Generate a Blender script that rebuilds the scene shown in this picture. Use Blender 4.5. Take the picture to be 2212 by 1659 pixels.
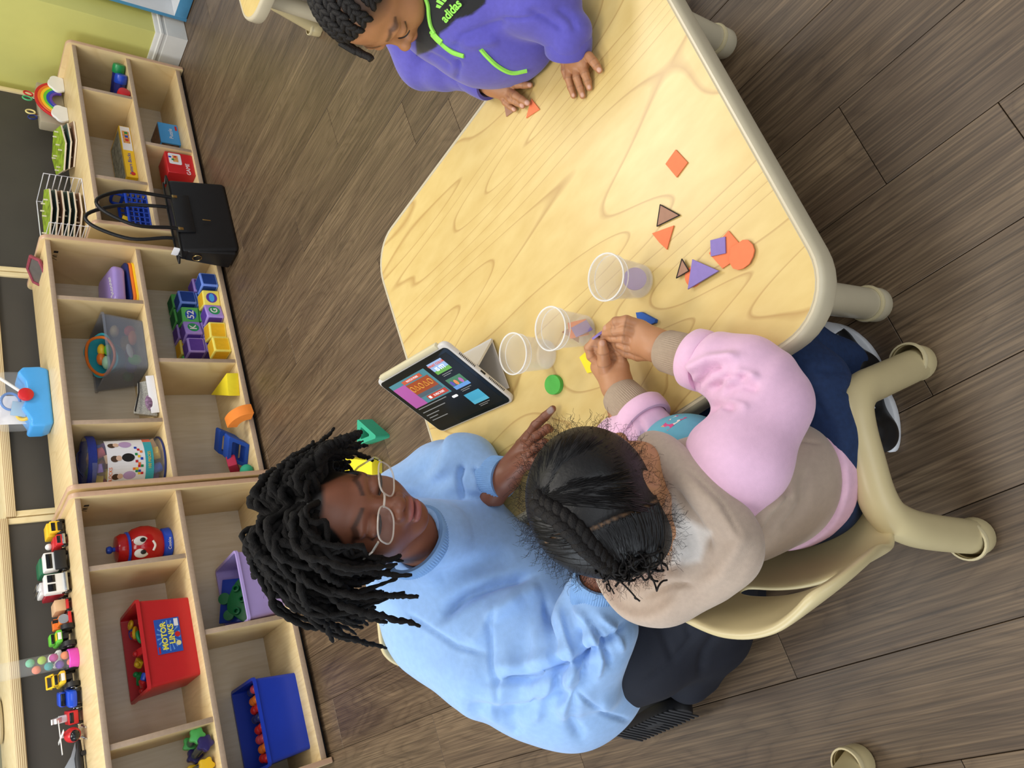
import bpy, bmesh, math, random
import numpy as np
from mathutils import Vector, Matrix, Euler
random.seed(7); rng = np.random.default_rng(11)
for o in list(bpy.data.objects): bpy.data.objects.remove(o)
SC = bpy.context.scene; COL = SC.collection
PI = math.pi
# ------------------------------------------------------------------ camera
FPX, PITCH, ROLL, CAMH = 1682.6, math.radians(40.12), math.radians(.25), 1.279
_F = Vector((0, math.cos(PITCH), -math.sin(PITCH)))
_R0 = Vector((1, 0, 0)); _D0 = Vector((0, -math.sin(PITCH), -math.cos(PITCH)))
_R = _R0*math.cos(ROLL)+_D0*math.sin(ROLL); _D = _D0*math.cos(ROLL)-_R0*math.sin(ROLL)
cam = bpy.data.cameras.new('camera'); cam_o = bpy.data.objects.new('camera', cam); COL.objects.link(cam_o)
cam.sensor_width = 36; cam.lens = 36*FPX/2212; cam.clip_start = .02
cam_o.matrix_world = Matrix(((_D.x, _R.x, -_F.x, 0), (_D.y, _R.y, -_F.y, 0), (_D.z, _R.z, -_F.z, CAMH), (0, 0, 0, 1)))
SC.camera = cam_o
# ------------------------------------------------------------------ light
wd = bpy.data.worlds.new('room_light'); SC.world = wd; wd.use_nodes = True
wd.node_tree.nodes['Background'].inputs[0].default_value = (.93, .96, 1, 1)
wd.node_tree.nodes['Background'].inputs[1].default_value = .42
def area(name, loc, rot, sx, sy, power, col):
    l = bpy.data.lights.new(name, 'AREA'); l.shape = 'RECTANGLE'; l.size = sx; l.size_y = sy; l.energy = power; l.color = col
    o = bpy.data.objects.new(name, l); o.location = loc; o.rotation_euler = rot; COL.objects.link(o); return o
area('ceiling_lamp', (-.2, .9, 2.75), (0, 0, 0), 1.2, .6, 20, (1, .95, .87))
area('ceiling_lamp', (1.4, 2.7, 2.75), (0, 0, 0), 1.2, .6, 40, (1, .95, .87))
area('ceiling_lamp', (-.9, 2.4, 2.75), (0, 0, 0), 1.2, .6, 34, (1, .95, .87))
area('ceiling_lamp', (1.6, .6, 2.75), (0, 0, 0), 1.2, .6, 14, (1, .95, .87))
area('window_daylight', (-3.2, .3, 1.7), (0, math.radians(-80), math.radians(0)), 1.8, 2.6, 70, (.82, .91, 1))
area('window_daylight', (.5, -2.6, 1.9), (math.radians(65), 0, 0), 3.0, 1.6, 34, (.88, .94, 1))
SC.view_settings.view_transform = 'Standard'; SC.view_settings.look = 'None'
SC.view_settings.exposure = 0; SC.view_settings.gamma = 1; SC.view_settings.use_curve_mapping = False
# ------------------------------------------------------------------ measuring helpers (survey of the room)
CAMP = Vector((0, 0, CAMH))
def ray(x, y): return _F+(_R*(829.5-y)+_D*(x-1106))/FPX
def atz(x, y, z):
    d = ray(x, y); return CAMP+d*((z-CAMH)/d.z)
def atd(x, y, dep): return CAMP+ray(x, y)*dep
TH = math.radians(28.38); SO = Vector((-.3444, 3.0456, 0))
E1 = Vector((math.cos(TH), math.sin(TH), 0)); B1 = Vector((-math.sin(TH), math.cos(TH), 0))
TH2 = math.radians(28.84); LO = Vector((-.388, 3.018, 0))
E2 = Vector((math.cos(TH2), math.sin(TH2), 0)); B2 = Vector((-math.sin(TH2), math.cos(TH2), 0))
def MF(s, d, z): return SO+E1*s+B1*d+Vector((0, 0, z))
def LF(s, d, z): return LO+E2*s+B2*d+Vector((0, 0, z))
# ------------------------------------------------------------------ materials
def lin(h):
    if isinstance(h, str):
        c = [int(h[i:i+2], 16)/255 for i in (0, 2, 4)]
    else: c = [v/255 for v in h]
    return tuple(v/12.92 if v <= .04045 else ((v+.055)/1.055)**2.4 for v in c)
MATS = {}
def nodes(name):
    m = bpy.data.materials.new(name); m.use_nodes = True
    nt = m.node_tree; return m, nt, nt.nodes['Principled BSDF']
def nn(nt, t, **k):
    n = nt.nodes.new(t)
    for a, v in k.items(): setattr(n, a, v)
    return n
def mat(name, col, rough=.5, metal=0, var=0, vscale=30, bump=0, bscale=200, sheen=0, trans=0, ior=1.45, alpha=1, emit=0, coat=0, sss=0, stretch=None, spec=.5):
    if name in MATS: return MATS[name]
    m, nt, b = nodes(name); c = lin(col)
    b.inputs['Base Color'].default_value = (*c, 1); b.inputs['Roughness'].default_value = rough; b.inputs['Metallic'].default_value = metal
    b.inputs['IOR'].default_value = ior; b.inputs['Transmission Weight'].default_value = trans; b.inputs['Alpha'].default_value = alpha
    b.inputs['Coat Weight'].default_value = coat; b.inputs['Specular IOR Level'].default_value = spec
    if sheen: b.inputs['Sheen Weight'].default_value = sheen; b.inputs['Sheen Roughness'].default_value = .5
    if sss:
        b.inputs['Subsurface Weight'].default_value = sss; b.inputs['Subsurface Radius'].default_value = (.6, .25, .12); b.inputs['Subsurface Scale'].default_value = .012
    if emit: b.inputs['Emission Color'].default_value = (*c, 1); b.inputs['Emission Strength'].default_value = emit
    tc = None
    if var or bump:
        tc = nn(nt, 'ShaderNodeTexCoord'); mp = nn(nt, 'ShaderNodeMapping'); nt.links.new(tc.outputs['Object'], mp.inputs[0])
        if stretch: mp.inputs['Scale'].default_value = stretch
    if var:
        n = nn(nt, 'ShaderNodeTexNoise'); n.inputs['Scale'].default_value = vscale; n.inputs['Detail'].default_value = 5
        nt.links.new(mp.outputs[0], n.inputs['Vector'])
        mr = nn(nt, 'ShaderNodeMapRange'); mr.inputs[1].default_value = .3; mr.inputs[2].default_value = .7
        mr.inputs[3].default_value = 1-var; mr.inputs[4].default_value = 1+var; nt.links.new(n.outputs[0], mr.inputs[0])
        mx = nn(nt, 'ShaderNodeMix', data_type='RGBA', blend_type='MULTIPLY'); mx.inputs[0].default_value = 1
        mx.inputs[6].default_value = (*c, 1); nt.links.new(mr.outputs[0], mx.inputs[7]); nt.links.new(mx.outputs[2], b.inputs['Base Color'])
    if bump:
        n2 = nn(nt, 'ShaderNodeTexNoise'); n2.inputs['Scale'].default_value = bscale; n2.inputs['Detail'].default_value = 3
        nt.links.new(mp.outputs[0], n2.inputs['Vector'])
        bp = nn(nt, 'ShaderNodeBump'); bp.inputs['Strength'].default_value = bump; bp.inputs['Distance'].default_value = .002
        nt.links.new(n2.outputs[0], bp.inputs['Height']); nt.links.new(bp.outputs[0], b.inputs['Normal'])
    MATS[name] = m; return m
def ramp(nt, stops, inp):
    r = nn(nt, 'ShaderNodeValToRGB'); e = r.color_ramp.elements
    while len(e) < len(stops): e.new(.5)
    for k, (p, c) in zip(e, stops): k.position = p; k.color = (*lin(c), 1) if not isinstance(c, float) else (c, c, c, 1)
    nt.links.new(inp, r.inputs[0]); return r
def math_n(nt, op, a, bv=None):
    n = nn(nt, 'ShaderNodeMath', operation=op)
    for i, v in enumerate((a, bv)):
        if v is None: continue
        if isinstance(v, (int, float)): n.inputs[i].default_value = v
        else: nt.links.new(v, n.inputs[i])
    return n.outputs[0]
def plank_mat():
    m, nt, b = nodes('floor_plank_wood'); tc = nn(nt, 'ShaderNodeTexCoord'); oi = nn(nt, 'ShaderNodeObjectInfo')
    cmb = nn(nt, 'ShaderNodeCombineXYZ'); sc = math_n(nt, 'MULTIPLY', oi.outputs['Random'], 37.0)
    nt.links.new(sc, cmb.inputs[0]); nt.links.new(sc, cmb.inputs[1]); nt.links.new(sc, cmb.inputs[2])
    add = nn(nt, 'ShaderNodeVectorMath', operation='ADD'); nt.links.new(tc.outputs['Object'], add.inputs[0]); nt.links.new(cmb.outputs[0], add.inputs[1])
    def noise(scale, st, det=4, dist=0):
        mp = nn(nt, 'ShaderNodeMapping'); mp.inputs['Scale'].default_value = st; nt.links.new(add.outputs[0], mp.inputs[0])
        n = nn(nt, 'ShaderNodeTexNoise'); n.inputs['Scale'].default_value = scale; n.inputs['Detail'].default_value = det; n.inputs['Distortion'].default_value = dist
        nt.links.new(mp.outputs[0], n.inputs['Vector']); return n.outputs[0]
    fine = noise(1, (300, 4.0, 1), 7); broad = noise(1, (14, 2.2, 1), 3, .8); cath = noise(1, (9, 1.6, 1), 2, .4)
    rings = math_n(nt, 'FRACT', math_n(nt, 'MULTIPLY', cath, 16.0))
    ringline = ramp(nt, [(0, 1.0), (.18, .3), (.5, 0.0), (1, .7)], rings).outputs[0]
    c1 = ramp(nt, [(.3, '5c5044'), (.5, '7a6b5b'), (.72, '978672')], fine)
    mx = nn(nt, 'ShaderNodeMix', data_type='RGBA', blend_type='MULTIPLY'); mx.inputs[0].default_value = .75
    nt.links.new(c1.outputs[0], mx.inputs[6]); c2 = ramp(nt, [(.3, 'b9ada6'), (.55, 'e2dcd2'), (.75, 'fffaf0')], broad); nt.links.new(c2.outputs[0], mx.inputs[7])
    mx2 = nn(nt, 'ShaderNodeMix', data_type='RGBA', blend_type='MULTIPLY'); nt.links.new(math_n(nt, 'MULTIPLY', ringline, .38), mx2.inputs[0])
    nt.links.new(mx.outputs[2], mx2.inputs[6]); mx2.inputs[7].default_value = (*lin('8a7868'), 1)
    tint = ramp(nt, [(0, 'dcd2c4'), (.5, 'f2e9da'), (1, 'fff6e6')], oi.outputs['Random'])
    mx3 = nn(nt, 'ShaderNodeMix', data_type='RGBA', blend_type='MULTIPLY'); mx3.inputs[0].default_value = 1
    nt.links.new(mx2.outputs[2], mx3.inputs[6]); nt.links.new(tint.outputs[0], mx3.inputs[7]); nt.links.new(mx3.outputs[2], b.inputs['Base Color'])
    b.inputs['Roughness'].default_value = .42
    bp = nn(nt, 'ShaderNodeBump'); bp.inputs['Strength'].default_value = .25; bp.inputs['Distance'].default_value = .001
    nt.links.new(fine, bp.inputs['Height']); nt.links.new(bp.outputs[0], b.inputs['Normal']); return m
def maple_mat(name, c0, c1, line, nline=13, st=(7, .75, 1), rough=.38, amt=.5, det=2.5):
    m, nt, b = nodes(name); tc = nn(nt, 'ShaderNodeTexCoord')
    def noise(stv, det=2, dist=.3, sc=1):
        mp = nn(nt, 'ShaderNodeMapping'); mp.inputs['Scale'].default_value = stv; nt.links.new(tc.outputs['Object'], mp.inputs[0])
        n = nn(nt, 'ShaderNodeTexNoise'); n.inputs['Scale'].default_value = sc; n.inputs['Detail'].default_value = det; n.inputs['Distortion'].default_value = dist
        nt.links.new(mp.outputs[0], n.inputs['Vector']); return n.outputs[0]
    cath = noise(st, det, .25); fine = noise((st[0]*22, st[1]*9, st[2]*9), 4, 0)
    fr = math_n(nt, 'FRACT', math_n(nt, 'MULTIPLY', cath, float(nline)))
    ln = ramp(nt, [(0, 0.0), (.60, .02), (.88, .12), (.955, 1.0), (1, .0)], fr).outputs[0]
    base = ramp(nt, [(.3, c0), (.7, c1)], fine)
    mx = nn(nt, 'ShaderNodeMix', data_type='RGBA', blend_type='MIX'); nt.links.new(math_n(nt, 'MULTIPLY', ln, amt), mx.inputs[0])
    nt.links.new(base.outputs[0], mx.inputs[6]); mx.inputs[7].default_value = (*lin(line), 1); nt.links.new(mx.outputs[2], b.inputs['Base Color'])
    b.inputs['Roughness'].default_value = rough; MATS[name] = m; return m
# ------------------------------------------------------------------ geometry kit
class G:
    """a bag of vertices and faces"""
    def __init__(s, V=(), Fc=()): s.V = np.array(V, float).reshape(-1, 3); s.F = [tuple(f) for f in Fc]
    def tr(s, m):
        m = np.array(m); s.V = s.V@m[:3, :3].T+m[:3, 3]; return s
    def mv(s, x, y, z): s.V = s.V+np.array((x, y, z)); return s
    def rot(s, ax, a): return s.tr(Matrix.Rotation(a, 4, ax))
    def sc(s, x, y, z): s.V = s.V*np.array((x, y, z)); return s
    def cp(s): return G(s.V.copy(), s.F)
    def __add__(s, o):
        n = len(s.V); r = G(); r.V = np.vstack([s.V, o.V]) if n else o.V.copy()
        r.F = s.F+[tuple(i+n for i in f) for f in o.F]; return r
def merge(L):
    n = 0; Vs = []; Fs = []
    for g in L:
        Vs.append(g.V); Fs += [tuple(i+n for i in f) for f in g.F]; n += len(g.V)
    r = G(); r.V = np.vstack(Vs); r.F = Fs; return r
def from_bm(bm):
    bm.verts.index_update(); g = G([v.co[:] for v in bm.verts], [[v.index for v in f.verts] for f in bm.faces]); bm.free(); return g
def rbox(x, y, z, bev=.002, seg=2, base=False):
    bm = bmesh.new(); bmesh.ops.create_cube(bm, size=1)
    for v in bm.verts: v.co = (v.co.x*x, v.co.y*y, v.co.z*z+(z/2 if base else 0))
    if bev: bmesh.ops.bevel(bm, geom=bm.edges[:], offset=bev, segments=seg, affect='EDGES', profile=.5)
    return from_bm(bm)
def bx(x0, x1, y0, y1, z0, z1, bev=.0015, seg=2):
    return rbox(x1-x0, y1-y0, z1-z0, bev, seg).mv((x0+x1)/2, (y0+y1)/2, (z0+z1)/2)
def prism(poly, h, bev=0, seg=2):
    """polygon in xy pulled up by h"""
    bm = bmesh.new(); vs = [bm.verts.new((p[0], p[1], 0)) for p in poly]; f = bm.faces.new(vs)
    r = bmesh.ops.extrude_face_region(bm, geom=[f])
    for v in r['geom']:
        if isinstance(v, bmesh.types.BMVert): v.co.z += h
    bmesh.ops.recalc_face_normals(bm, faces=bm.faces[:])
    if bev:
        es = [e for e in bm.edges if abs(e.verts[0].co.z-e.verts[1].co.z) < 1e-6]
        bmesh.ops.bevel(bm, geom=es, offset=bev, segments=seg, affect='EDGES', profile=.5)
    return from_bm(bm)
def rpoly(pts, r, n=5):
    """polygon with rounded corners (r may be a list)"""
    out = []; N = len(pts)
    for i in range(N):
        p = Vector(pts[i]); a = Vector(pts[i-1])-p; c = Vector(pts[(i+1) % N])-p; rr = r[i] if isinstance(r, (list, tuple)) else r
        if rr <= 0: out.append(tuple(p)); continue
        la, lc = a.length, c.length; a.normalize(); c.normalize(); ang = a.angle(c); t = min(rr/math.tan(ang/2), la*.49, lc*.49); rr2 = t*math.tan(ang/2)
        ctr = p+(a+c).normalized()*(rr2/math.sin(ang/2)); s = p+a*t-ctr; e = p+c*t-ctr
        a0 = math.atan2(s.y, s.x); a1 = math.atan2(e.y, e.x); d = (a1-a0+PI) % (2*PI)-PI
        for k in range(n+1): q = a0+d*k/n; out.append((ctr.x+rr2*math.cos(q), ctr.y+rr2*math.sin(q)))
    return out
def lathe(prof, n=32, cap=True):
    V = []; Fc = []; m = len(prof)
    for k in range(n):
        a = 2*PI*k/n
        for r, z in prof: V.append((r*math.cos(a), r*math.sin(a), z))
    for k in range(n):
        for i in range(m-1):
            a = k*m+i; b = ((k+1) % n)*m+i; Fc.append((a, b, b+1, a+1))
    if cap:
        if prof[0][0] > 1e-6: Fc.append(tuple(k*m for k in reversed(range(n))))
        if prof[-1][0] > 1e-6: Fc.append(tuple(k*m+m-1 for k in range(n)))
    return G(V, Fc)
def spl(pts, n=8, closed=False):
    """Catmull-Rom through points"""
    P = [np.array(p, float) for p in pts]; out = []; N = len(P)
    for i in range(N if closed else N-1):
        p0 = P[i-1] if (i or closed) else 2*P[0]-P[1]; p1 = P[i]; p2 = P[(i+1) % N]
        p3 = P[(i+2) % N] if (closed or i+2 < N) else 2*P[-1]-P[-2]
        for k in range(n):
            t = k/n; out.append(.5*((2*p1)+(-p0+p2)*t+(2*p0-5*p1+4*p2-p3)*t*t+(-p0+3*p1-3*p2+p3)*t**3))
    if not closed: out.append(P[-1])
    return out
def tube(path, r, n=8, closed=False, cap=True, sq=None, up=None):
    """tube along a path; r number or list; sq = (a, b) squash of the section"""
    P = [np.array(p, float) for p in path]; N = len(P); V = []; Fc = []
    R = [r]*N if isinstance(r, (int, float)) else list(r)
    T = []
    for i in range(N):
        t = (P[(i+1) % N]-P[i-1]) if closed else (P[min(i+1, N-1)]-P[max(i-1, 0)])
        T.append(t/(np.linalg.norm(t)+1e-12))
    u = np.array(up, float) if up is not None else (np.array((0, 0, 1.)) if abs(T[0][2]) < .9 else np.array((1., 0, 0)))
    for i in range(N):
        u = (np.array(up, float) if up is not None else u); u = u-T[i]*(u@T[i]); u = u/(np.linalg.norm(u)+1e-12); w = np.cross(T[i], u)
        sa, sb = sq if sq else (1, 1)
        for k in range(n):
            a = 2*PI*k/n; V.append(P[i]+u*(R[i]*sa*math.cos(a))+w*(R[i]*sb*math.sin(a)))
    M_ = N if closed else N-1
    for i in range(M_):
        for k in range(n):
            a = i*n+k; b = i*n+(k+1) % n; c = ((i+1) % N)*n+(k+1) % n; d = ((i+1) % N)*n+k; Fc.append((a, b, c, d))
    if cap and not closed: Fc.append(tuple(reversed(range(n)))); Fc.append(tuple(range((N-1)*n, N*n)))
    return G(V, Fc)
def ball(r, n=16, m=10, c=(0, 0, 0)):
    pr = [(max(r*math.sin(PI*i/m), 0), -r*math.cos(PI*i/m)) for i in range(m+1)]
    pr[0] = (1e-5*0, -r); pr[-1] = (0, r); g = lathe(pr, n, False); return g.mv(*c)
def obj(name, g, m, parent=None, ang=40, loc=None, rot=None, fm=None, world=False):
    me = bpy.data.meshes.new(name); me.from_pydata(g.V.tolist(), [], g.F); me.update()
    bm = bmesh.new(); bm.from_mesh(me); bmesh.ops.remove_doubles(bm, verts=bm.verts[:], dist=1e-6); bmesh.ops.recalc_face_normals(bm, faces=bm.faces[:]); bm.to_mesh(me); bm.free()
    ms = m if isinstance(m, (list, tuple)) else [m]
    for x in ms: me.materials.append(x)
    if fm:
        for p in me.polygons: p.material_index = fm(p.center, p.normal)
    if ang:
        me.polygons.foreach_set('use_smooth', [True]*len(me.polygons)); me.set_sharp_from_angle(angle=math.radians(ang))
    o = bpy.data.objects.new(name, me); COL.objects.link(o)
    if parent is not None:
        o.parent = parent
        if world: bpy.context.view_layer.update(); o.matrix_parent_inverse = parent.matrix_world.inverted()
    if loc is not None: o.location = loc
    if rot is not None: o.rotation_euler = rot
    return o
def tag(o, label=None, cat=None, group=None, kind=None):
    if label: o['label'] = label
    if cat: o['category'] = cat
    if group: o['group'] = group
    if kind: o['kind'] = kind
    return o
def thing(name, label, cat, loc=(0, 0, 0), rz=0, group=None, rot=None):
    o = bpy.data.objects.new(name, None); COL.objects.link(o); o.empty_display_size = .05; o.location = loc
    o.rotation_euler = rot if rot is not None else (0, 0, rz); return tag(o, label, cat, group)
def mw(o):
    m = o.matrix_basis.copy(); p = o.parent
    while p is not None: m = p.matrix_basis@m; p = p.parent
    return m
def wobj(name, g, m, parent, **k):
    """part whose vertices are given in world space under a thing at some place"""
    g = g.cp().tr(mw(parent).inverted()); return obj(name, g, m, parent, **k)
def copy_tree(o, parent=None):
    c = o.copy(); COL.objects.link(c); c.parent = parent
    for ch in o.children: copy_tree(ch, c)
    return c
def text_g(body, size, ext=.0004, align='CENTER', bold=0):
    cu = bpy.data.curves.new('t', 'FONT'); cu.body = body; cu.size = size; cu.extrude = ext; cu.align_x = align; cu.align_y = 'CENTER'; cu.offset = bold; cu.resolution_u = 3
    o = bpy.data.objects.new('t', cu); COL.objects.link(o); dg = bpy.context.evaluated_depsgraph_get(); me = bpy.data.meshes.new_from_object(o.evaluated_get(dg))
    g = G([v.co[:] for v in me.vertices], [tuple(p.vertices) for p in me.polygons]); bpy.data.objects.remove(o); bpy.data.curves.remove(cu); bpy.data.meshes.remove(me); return g
def frame_m(o, x, y):
    """matrix with origin o, x axis x and y axis near y"""
    x = Vector(x).normalized(); z = x.cross(Vector(y)).normalized(); y = z.cross(x)
    return Matrix(((x.x, y.x, z.x, o[0]), (x.y, y.y, z.y, o[1]), (x.z, y.z, z.z, o[2]), (0, 0, 0, 1)))
# ------------------------------------------------------------------ implicit surfaces (bodies, hands, cloth)
def smin(a, b, k):
    h = np.clip(.5+.5*(b-a)/k, 0, 1); return b*(1-h)+a*h-k*h*(1-h)
def smax(a, b, k): return -smin(-a, -b, k)
def cone(P, a, b, ra, rb, flat=None):
    """tapered capsule; flat = (axis, factor) widens (<1 narrows) the section along an axis"""
    a = np.array(a, np.float32); b = np.array(b, np.float32); ab = b-a; t = np.clip(((P-a)@ab)/(ab@ab+1e-12), 0, 1)
    q = P-a-t[:, None]*ab
    if flat is not None:
        ax = np.array(flat[0], np.float32); ax = ax/np.linalg.norm(ax); q = q-np.outer(q@ax, ax)*(1-1/flat[1])
    return np.sqrt((q*q).sum(1))-(ra+(rb-ra)*t)
def chain(P, pts, rs, k=.01, flat=None):
    d = None
    for i in range(len(pts)-1):
        e = cone(P, pts[i], pts[i+1], rs[i], rs[i+1], flat); d = e if d is None else smin(d, e, k)
    return d
def ell(P, c, r, Rm=None):
    q = P-np.array(c, np.float32)
    if Rm is not None: q = q@np.array(Rm, np.float32)          # columns of Rm = local axes
    r = np.array(r, np.float32); k0 = np.sqrt(((q/r)**2).sum(1)); k1 = np.sqrt(((q/(r*r))**2).sum(1))+1e-9
    return k0*(k0-1)/k1
def surfnet(fn, lo, hi, h):
    lo = np.array(lo, float); n = np.maximum(np.ceil((np.array(hi, float)-lo)/h).astype(int)+1, 3)
    # coarse pass to skip empty space
    ax = [np.arange(k)*h+l for k, l in zip(n, lo)]
    c = 4; nc = (n+c-1)//c+1
    cx = [np.arange(k)*h*c+l for k, l in zip(nc, lo)]
    PC = np.stack(np.meshgrid(*cx, indexing='ij'), -1).reshape(-1, 3).astype(np.float32)
    dc = fn(PC).reshape(nc); near = np.abs(dc) < h*c*2.2
    m = np.repeat(np.repeat(np.repeat(near, c, 0), c, 1), c, 2)
    off = c//2; m = np.roll(m, (-off, -off, -off), (0, 1, 2))[:n[0], :n[1], :n[2]]
    sg = np.repeat(np.repeat(np.repeat(dc, c, 0), c, 1), c, 2); sg = np.roll(sg, (-off, -off, -off), (0, 1, 2))[:n[0], :n[1], :n[2]]
    V = sg.astype(np.float32).copy(); idx = np.argwhere(m); P = (idx*h+lo).astype(np.float32)
    V[m] = np.concatenate([fn(P[i:i+400000]) for i in range(0, len(P), 400000)]) if len(P) else []
    ins = V < 0
    cell = np.zeros(tuple(n-1), np.int8)
    for dx in (0, 1):
        for dy in (0, 1):
            for dz in (0, 1): cell += ins[dx:n[0]-1+dx, dy:n[1]-1+dy, dz:n[2]-1+dz]
    act = (cell > 0) & (cell < 8); ids = np.argwhere(act); vid = -np.ones(act.shape, int); vid[act] = np.arange(len(ids))
    acc = np.zeros((len(ids), 3)); cnt = np.zeros(len(ids))
    cor = [(a, b, c_) for a in (0, 1) for b in (0, 1) for c_ in (0, 1)]
    for a in cor:
        for axn in range(3):
            if a[axn]: continue
            b = list(a); b[axn] = 1
            va = V[ids[:, 0]+a[0], ids[:, 1]+a[1], ids[:, 2]+a[2]]; vb = V[ids[:, 0]+b[0], ids[:, 1]+b[1], ids[:, 2]+b[2]]
            x = (va < 0) != (vb < 0); t = np.where(x, va/(va-vb+1e-20), 0)
            p = np.array(a, float)[None].repeat(len(ids), 0); p[:, axn] += t; acc[x] += p[x]; cnt[x] += 1
    W = (ids+acc/cnt[:, None])*h+lo; Fc = []
    for axn in range(3):
        sl0 = [slice(None)]*3; sl1 = [slice(None)]*3; sl0[axn] = slice(0, -1); sl1[axn] = slice(1, None)
        ed = np.argwhere(ins[tuple(sl0)] != ins[tuple(sl1)]); u, v = [(1, 2), (2, 0), (0, 1)][axn]
        ok = (ed[:, u] > 0) & (ed[:, v] > 0) & (ed[:, u] < n[u]-1) & (ed[:, v] < n[v]-1); ed = ed[ok]
        q = []
        for du, dv in ((-1, -1), (0, -1), (0, 0), (-1, 0)):
            e = ed.copy(); e[:, u] += du; e[:, v] += dv; q.append(vid[e[:, 0], e[:, 1], e[:, 2]])
        q = np.stack(q, 1); flip = ~ins[ed[:, 0], ed[:, 1], ed[:, 2]]; q[flip] = q[flip][:, ::-1]; Fc.append(q)
    Fc = np.vstack(Fc); Fc = Fc[(Fc >= 0).all(1)]
    return W, Fc
def sobj(name, V, Fc, m, parent, cols=None, fidx=None):
    """smooth mesh from arrays given in world space"""
    inv = np.array(mw(parent).inverted()); V2 = V@inv[:3, :3].T+inv[:3, 3]
    me = bpy.data.meshes.new(name); me.vertices.add(len(V2)); me.vertices.foreach_set('co', V2.astype(np.float32).ravel())
    me.loops.add(len(Fc)*4); me.loops.foreach_set('vertex_index', Fc.ravel().astype(np.int32)); me.polygons.add(len(Fc))
    me.polygons.foreach_set('loop_start', np.arange(len(Fc), dtype=np.int32)*4)
    try: me.polygons.foreach_set('loop_total', np.full(len(Fc), 4, np.int32))
    except Exception: pass
    me.update(calc_edges=True); me.validate()
    ms = m if isinstance(m, (list, tuple)) else [m]
    for x in ms: me.materials.append(x)
    me.polygons.foreach_set('use_smooth', [True]*len(me.polygons))
    if fidx is not None and len(fidx) == len(me.polygons): me.polygons.foreach_set('material_index', fidx.astype(np.int32))
    if cols is not None:
        at = me.color_attributes.new('tone', 'FLOAT_COLOR', 'POINT'); at.data.foreach_set('color', np.hstack([cols, np.ones((len(cols), 1))]).astype(np.float32).ravel())
    o = bpy.data.objects.new(name, me); COL.objects.link(o); o.parent = parent; return o
def vnoise(P, s, seed=0):
    """cheap smooth noise from sines, about -1..1"""
    r = np.random.default_rng(seed); out = 0
    for i in range(5):
        d = r.normal(size=3); d = d/np.linalg.norm(d); out = out+np.sin(P@(d*s*(1+.35*i))+r.uniform(0, 6.28))*(1-.12*i)
    return out/2.6
# ================================================================== the setting
M_plank = plank_mat()
maple = maple_mat('maple_board', 'd9bf8c', 'e6cf9e', 'c9aa72', 9, (5, 1, .6), .4, .35)
maple_back = maple_mat('pale_back_board', 'd8ccb6', 'e2d8c6', 'cdbfa4', 9, (4, 4, .8), .45, .25)
edge_tan = mat('tan_edge_band', 'c8a488', .35, var=.05, vscale=60)
edge_grey = mat('greyed_board_edge', 'b39c86', .4, var=.06, vscale=90)
black_gap = mat('black_plinth', '17171a', .7, var=.1)
fl = obj('floor', bx(-3.6, 4.2, -5, 3.2, -.03, -.0085, 0), mat('floor_underlay', '2a2420', .8, var=.1), ang=0); fl.matrix_world = Matrix.Translation(SO)@Matrix.Rotation(TH, 4, 'Z'); tag(fl, kind='structure')
PW, PL = .1675, 1.22
pm = None; known = {0: -2.39, -2: -1.947, 1: -2.675, 10: -1.085, 7: -1.65}
for k in range(-9, 24):
    s0 = -.924+k*PW; j = known.get(k, random.uniform(-2.6, -1.4))
    n0 = math.floor((-4.1-j)/PL); dmax = .35 if s0 < 2.2 else -.1
    d = j+n0*PL
    while d < dmax:
        if d+PL > -3.9+(0 if s0 < .6 else 1.0) and not (s0 < -1.6 and d > -.3):
            if pm is None:
                po = obj('plank', bx(.0006, PW-.0006, .0006, PL-.0006, -.008, 0, .0006, 1), M_plank, fl, ang=0); pm = po.data
            else:
                po = bpy.data.objects.new('plank', pm); COL.objects.link(po); po.parent = fl
            po.location = (s0, d, 0)
        d += PL
# green wall pier at the end of the shelves
green = mat('lime_green_paint', 'd6d47c', .6, var=.03, vscale=6, bump=.1, bscale=300)
white_trim = mat('white_trim_paint', 'dcdcd8', .35, var=.03, vscale=20)
FRM = Matrix.Translation(SO)@Matrix.Rotation(TH, 4, 'Z')
w = obj('wall_right', bx(2.297, 4.2, -.113, 3.0, 0, 2.7, .004), green); w.matrix_world = FRM; tag(w, kind='structure')
def trim_loop(name, prof):
    g = G()
    for a, b in (((2.297, 3.0), (2.297, -.113)), ((2.297, -.113), (4.2, -.113))):
        pass
    # mitred profile run along the two faces
    V = []; n = len(prof)
    for o, z in prof: V.append((2.297-o, 3.0, z))
    for o, z in prof: V.append((2.297-o, -.113-o, z))
    for o, z in prof: V.append((4.2, -.113-o, z))
    Fc = [(r*n+i, r*n+i+1, (r+1)*n+i+1, (r+1)*n+i) for r in (0, 1) for i in range(n-1)]
    t = obj(name, G(V, Fc), white_trim); t.matrix_world = FRM; return tag(t, kind='structure')
trim_loop('baseboard_right', [(0, .002), (.0135, .002), (.0135, .098), (.010, .1), (.010, .116), (.0165, .118), (.0165, .128), (.008, .131), (.008, .141), (.003, .150), (0, .151)])
w2 = obj('wall_back', bx(-6, 4.2, 3.2, 3.3, 0, 2.7, .002), mat('cream_paint', 'cfc9a8', .6, var=.03, vscale=5)); w2.matrix_world = FRM; tag(w2, kind='structure')
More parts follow.
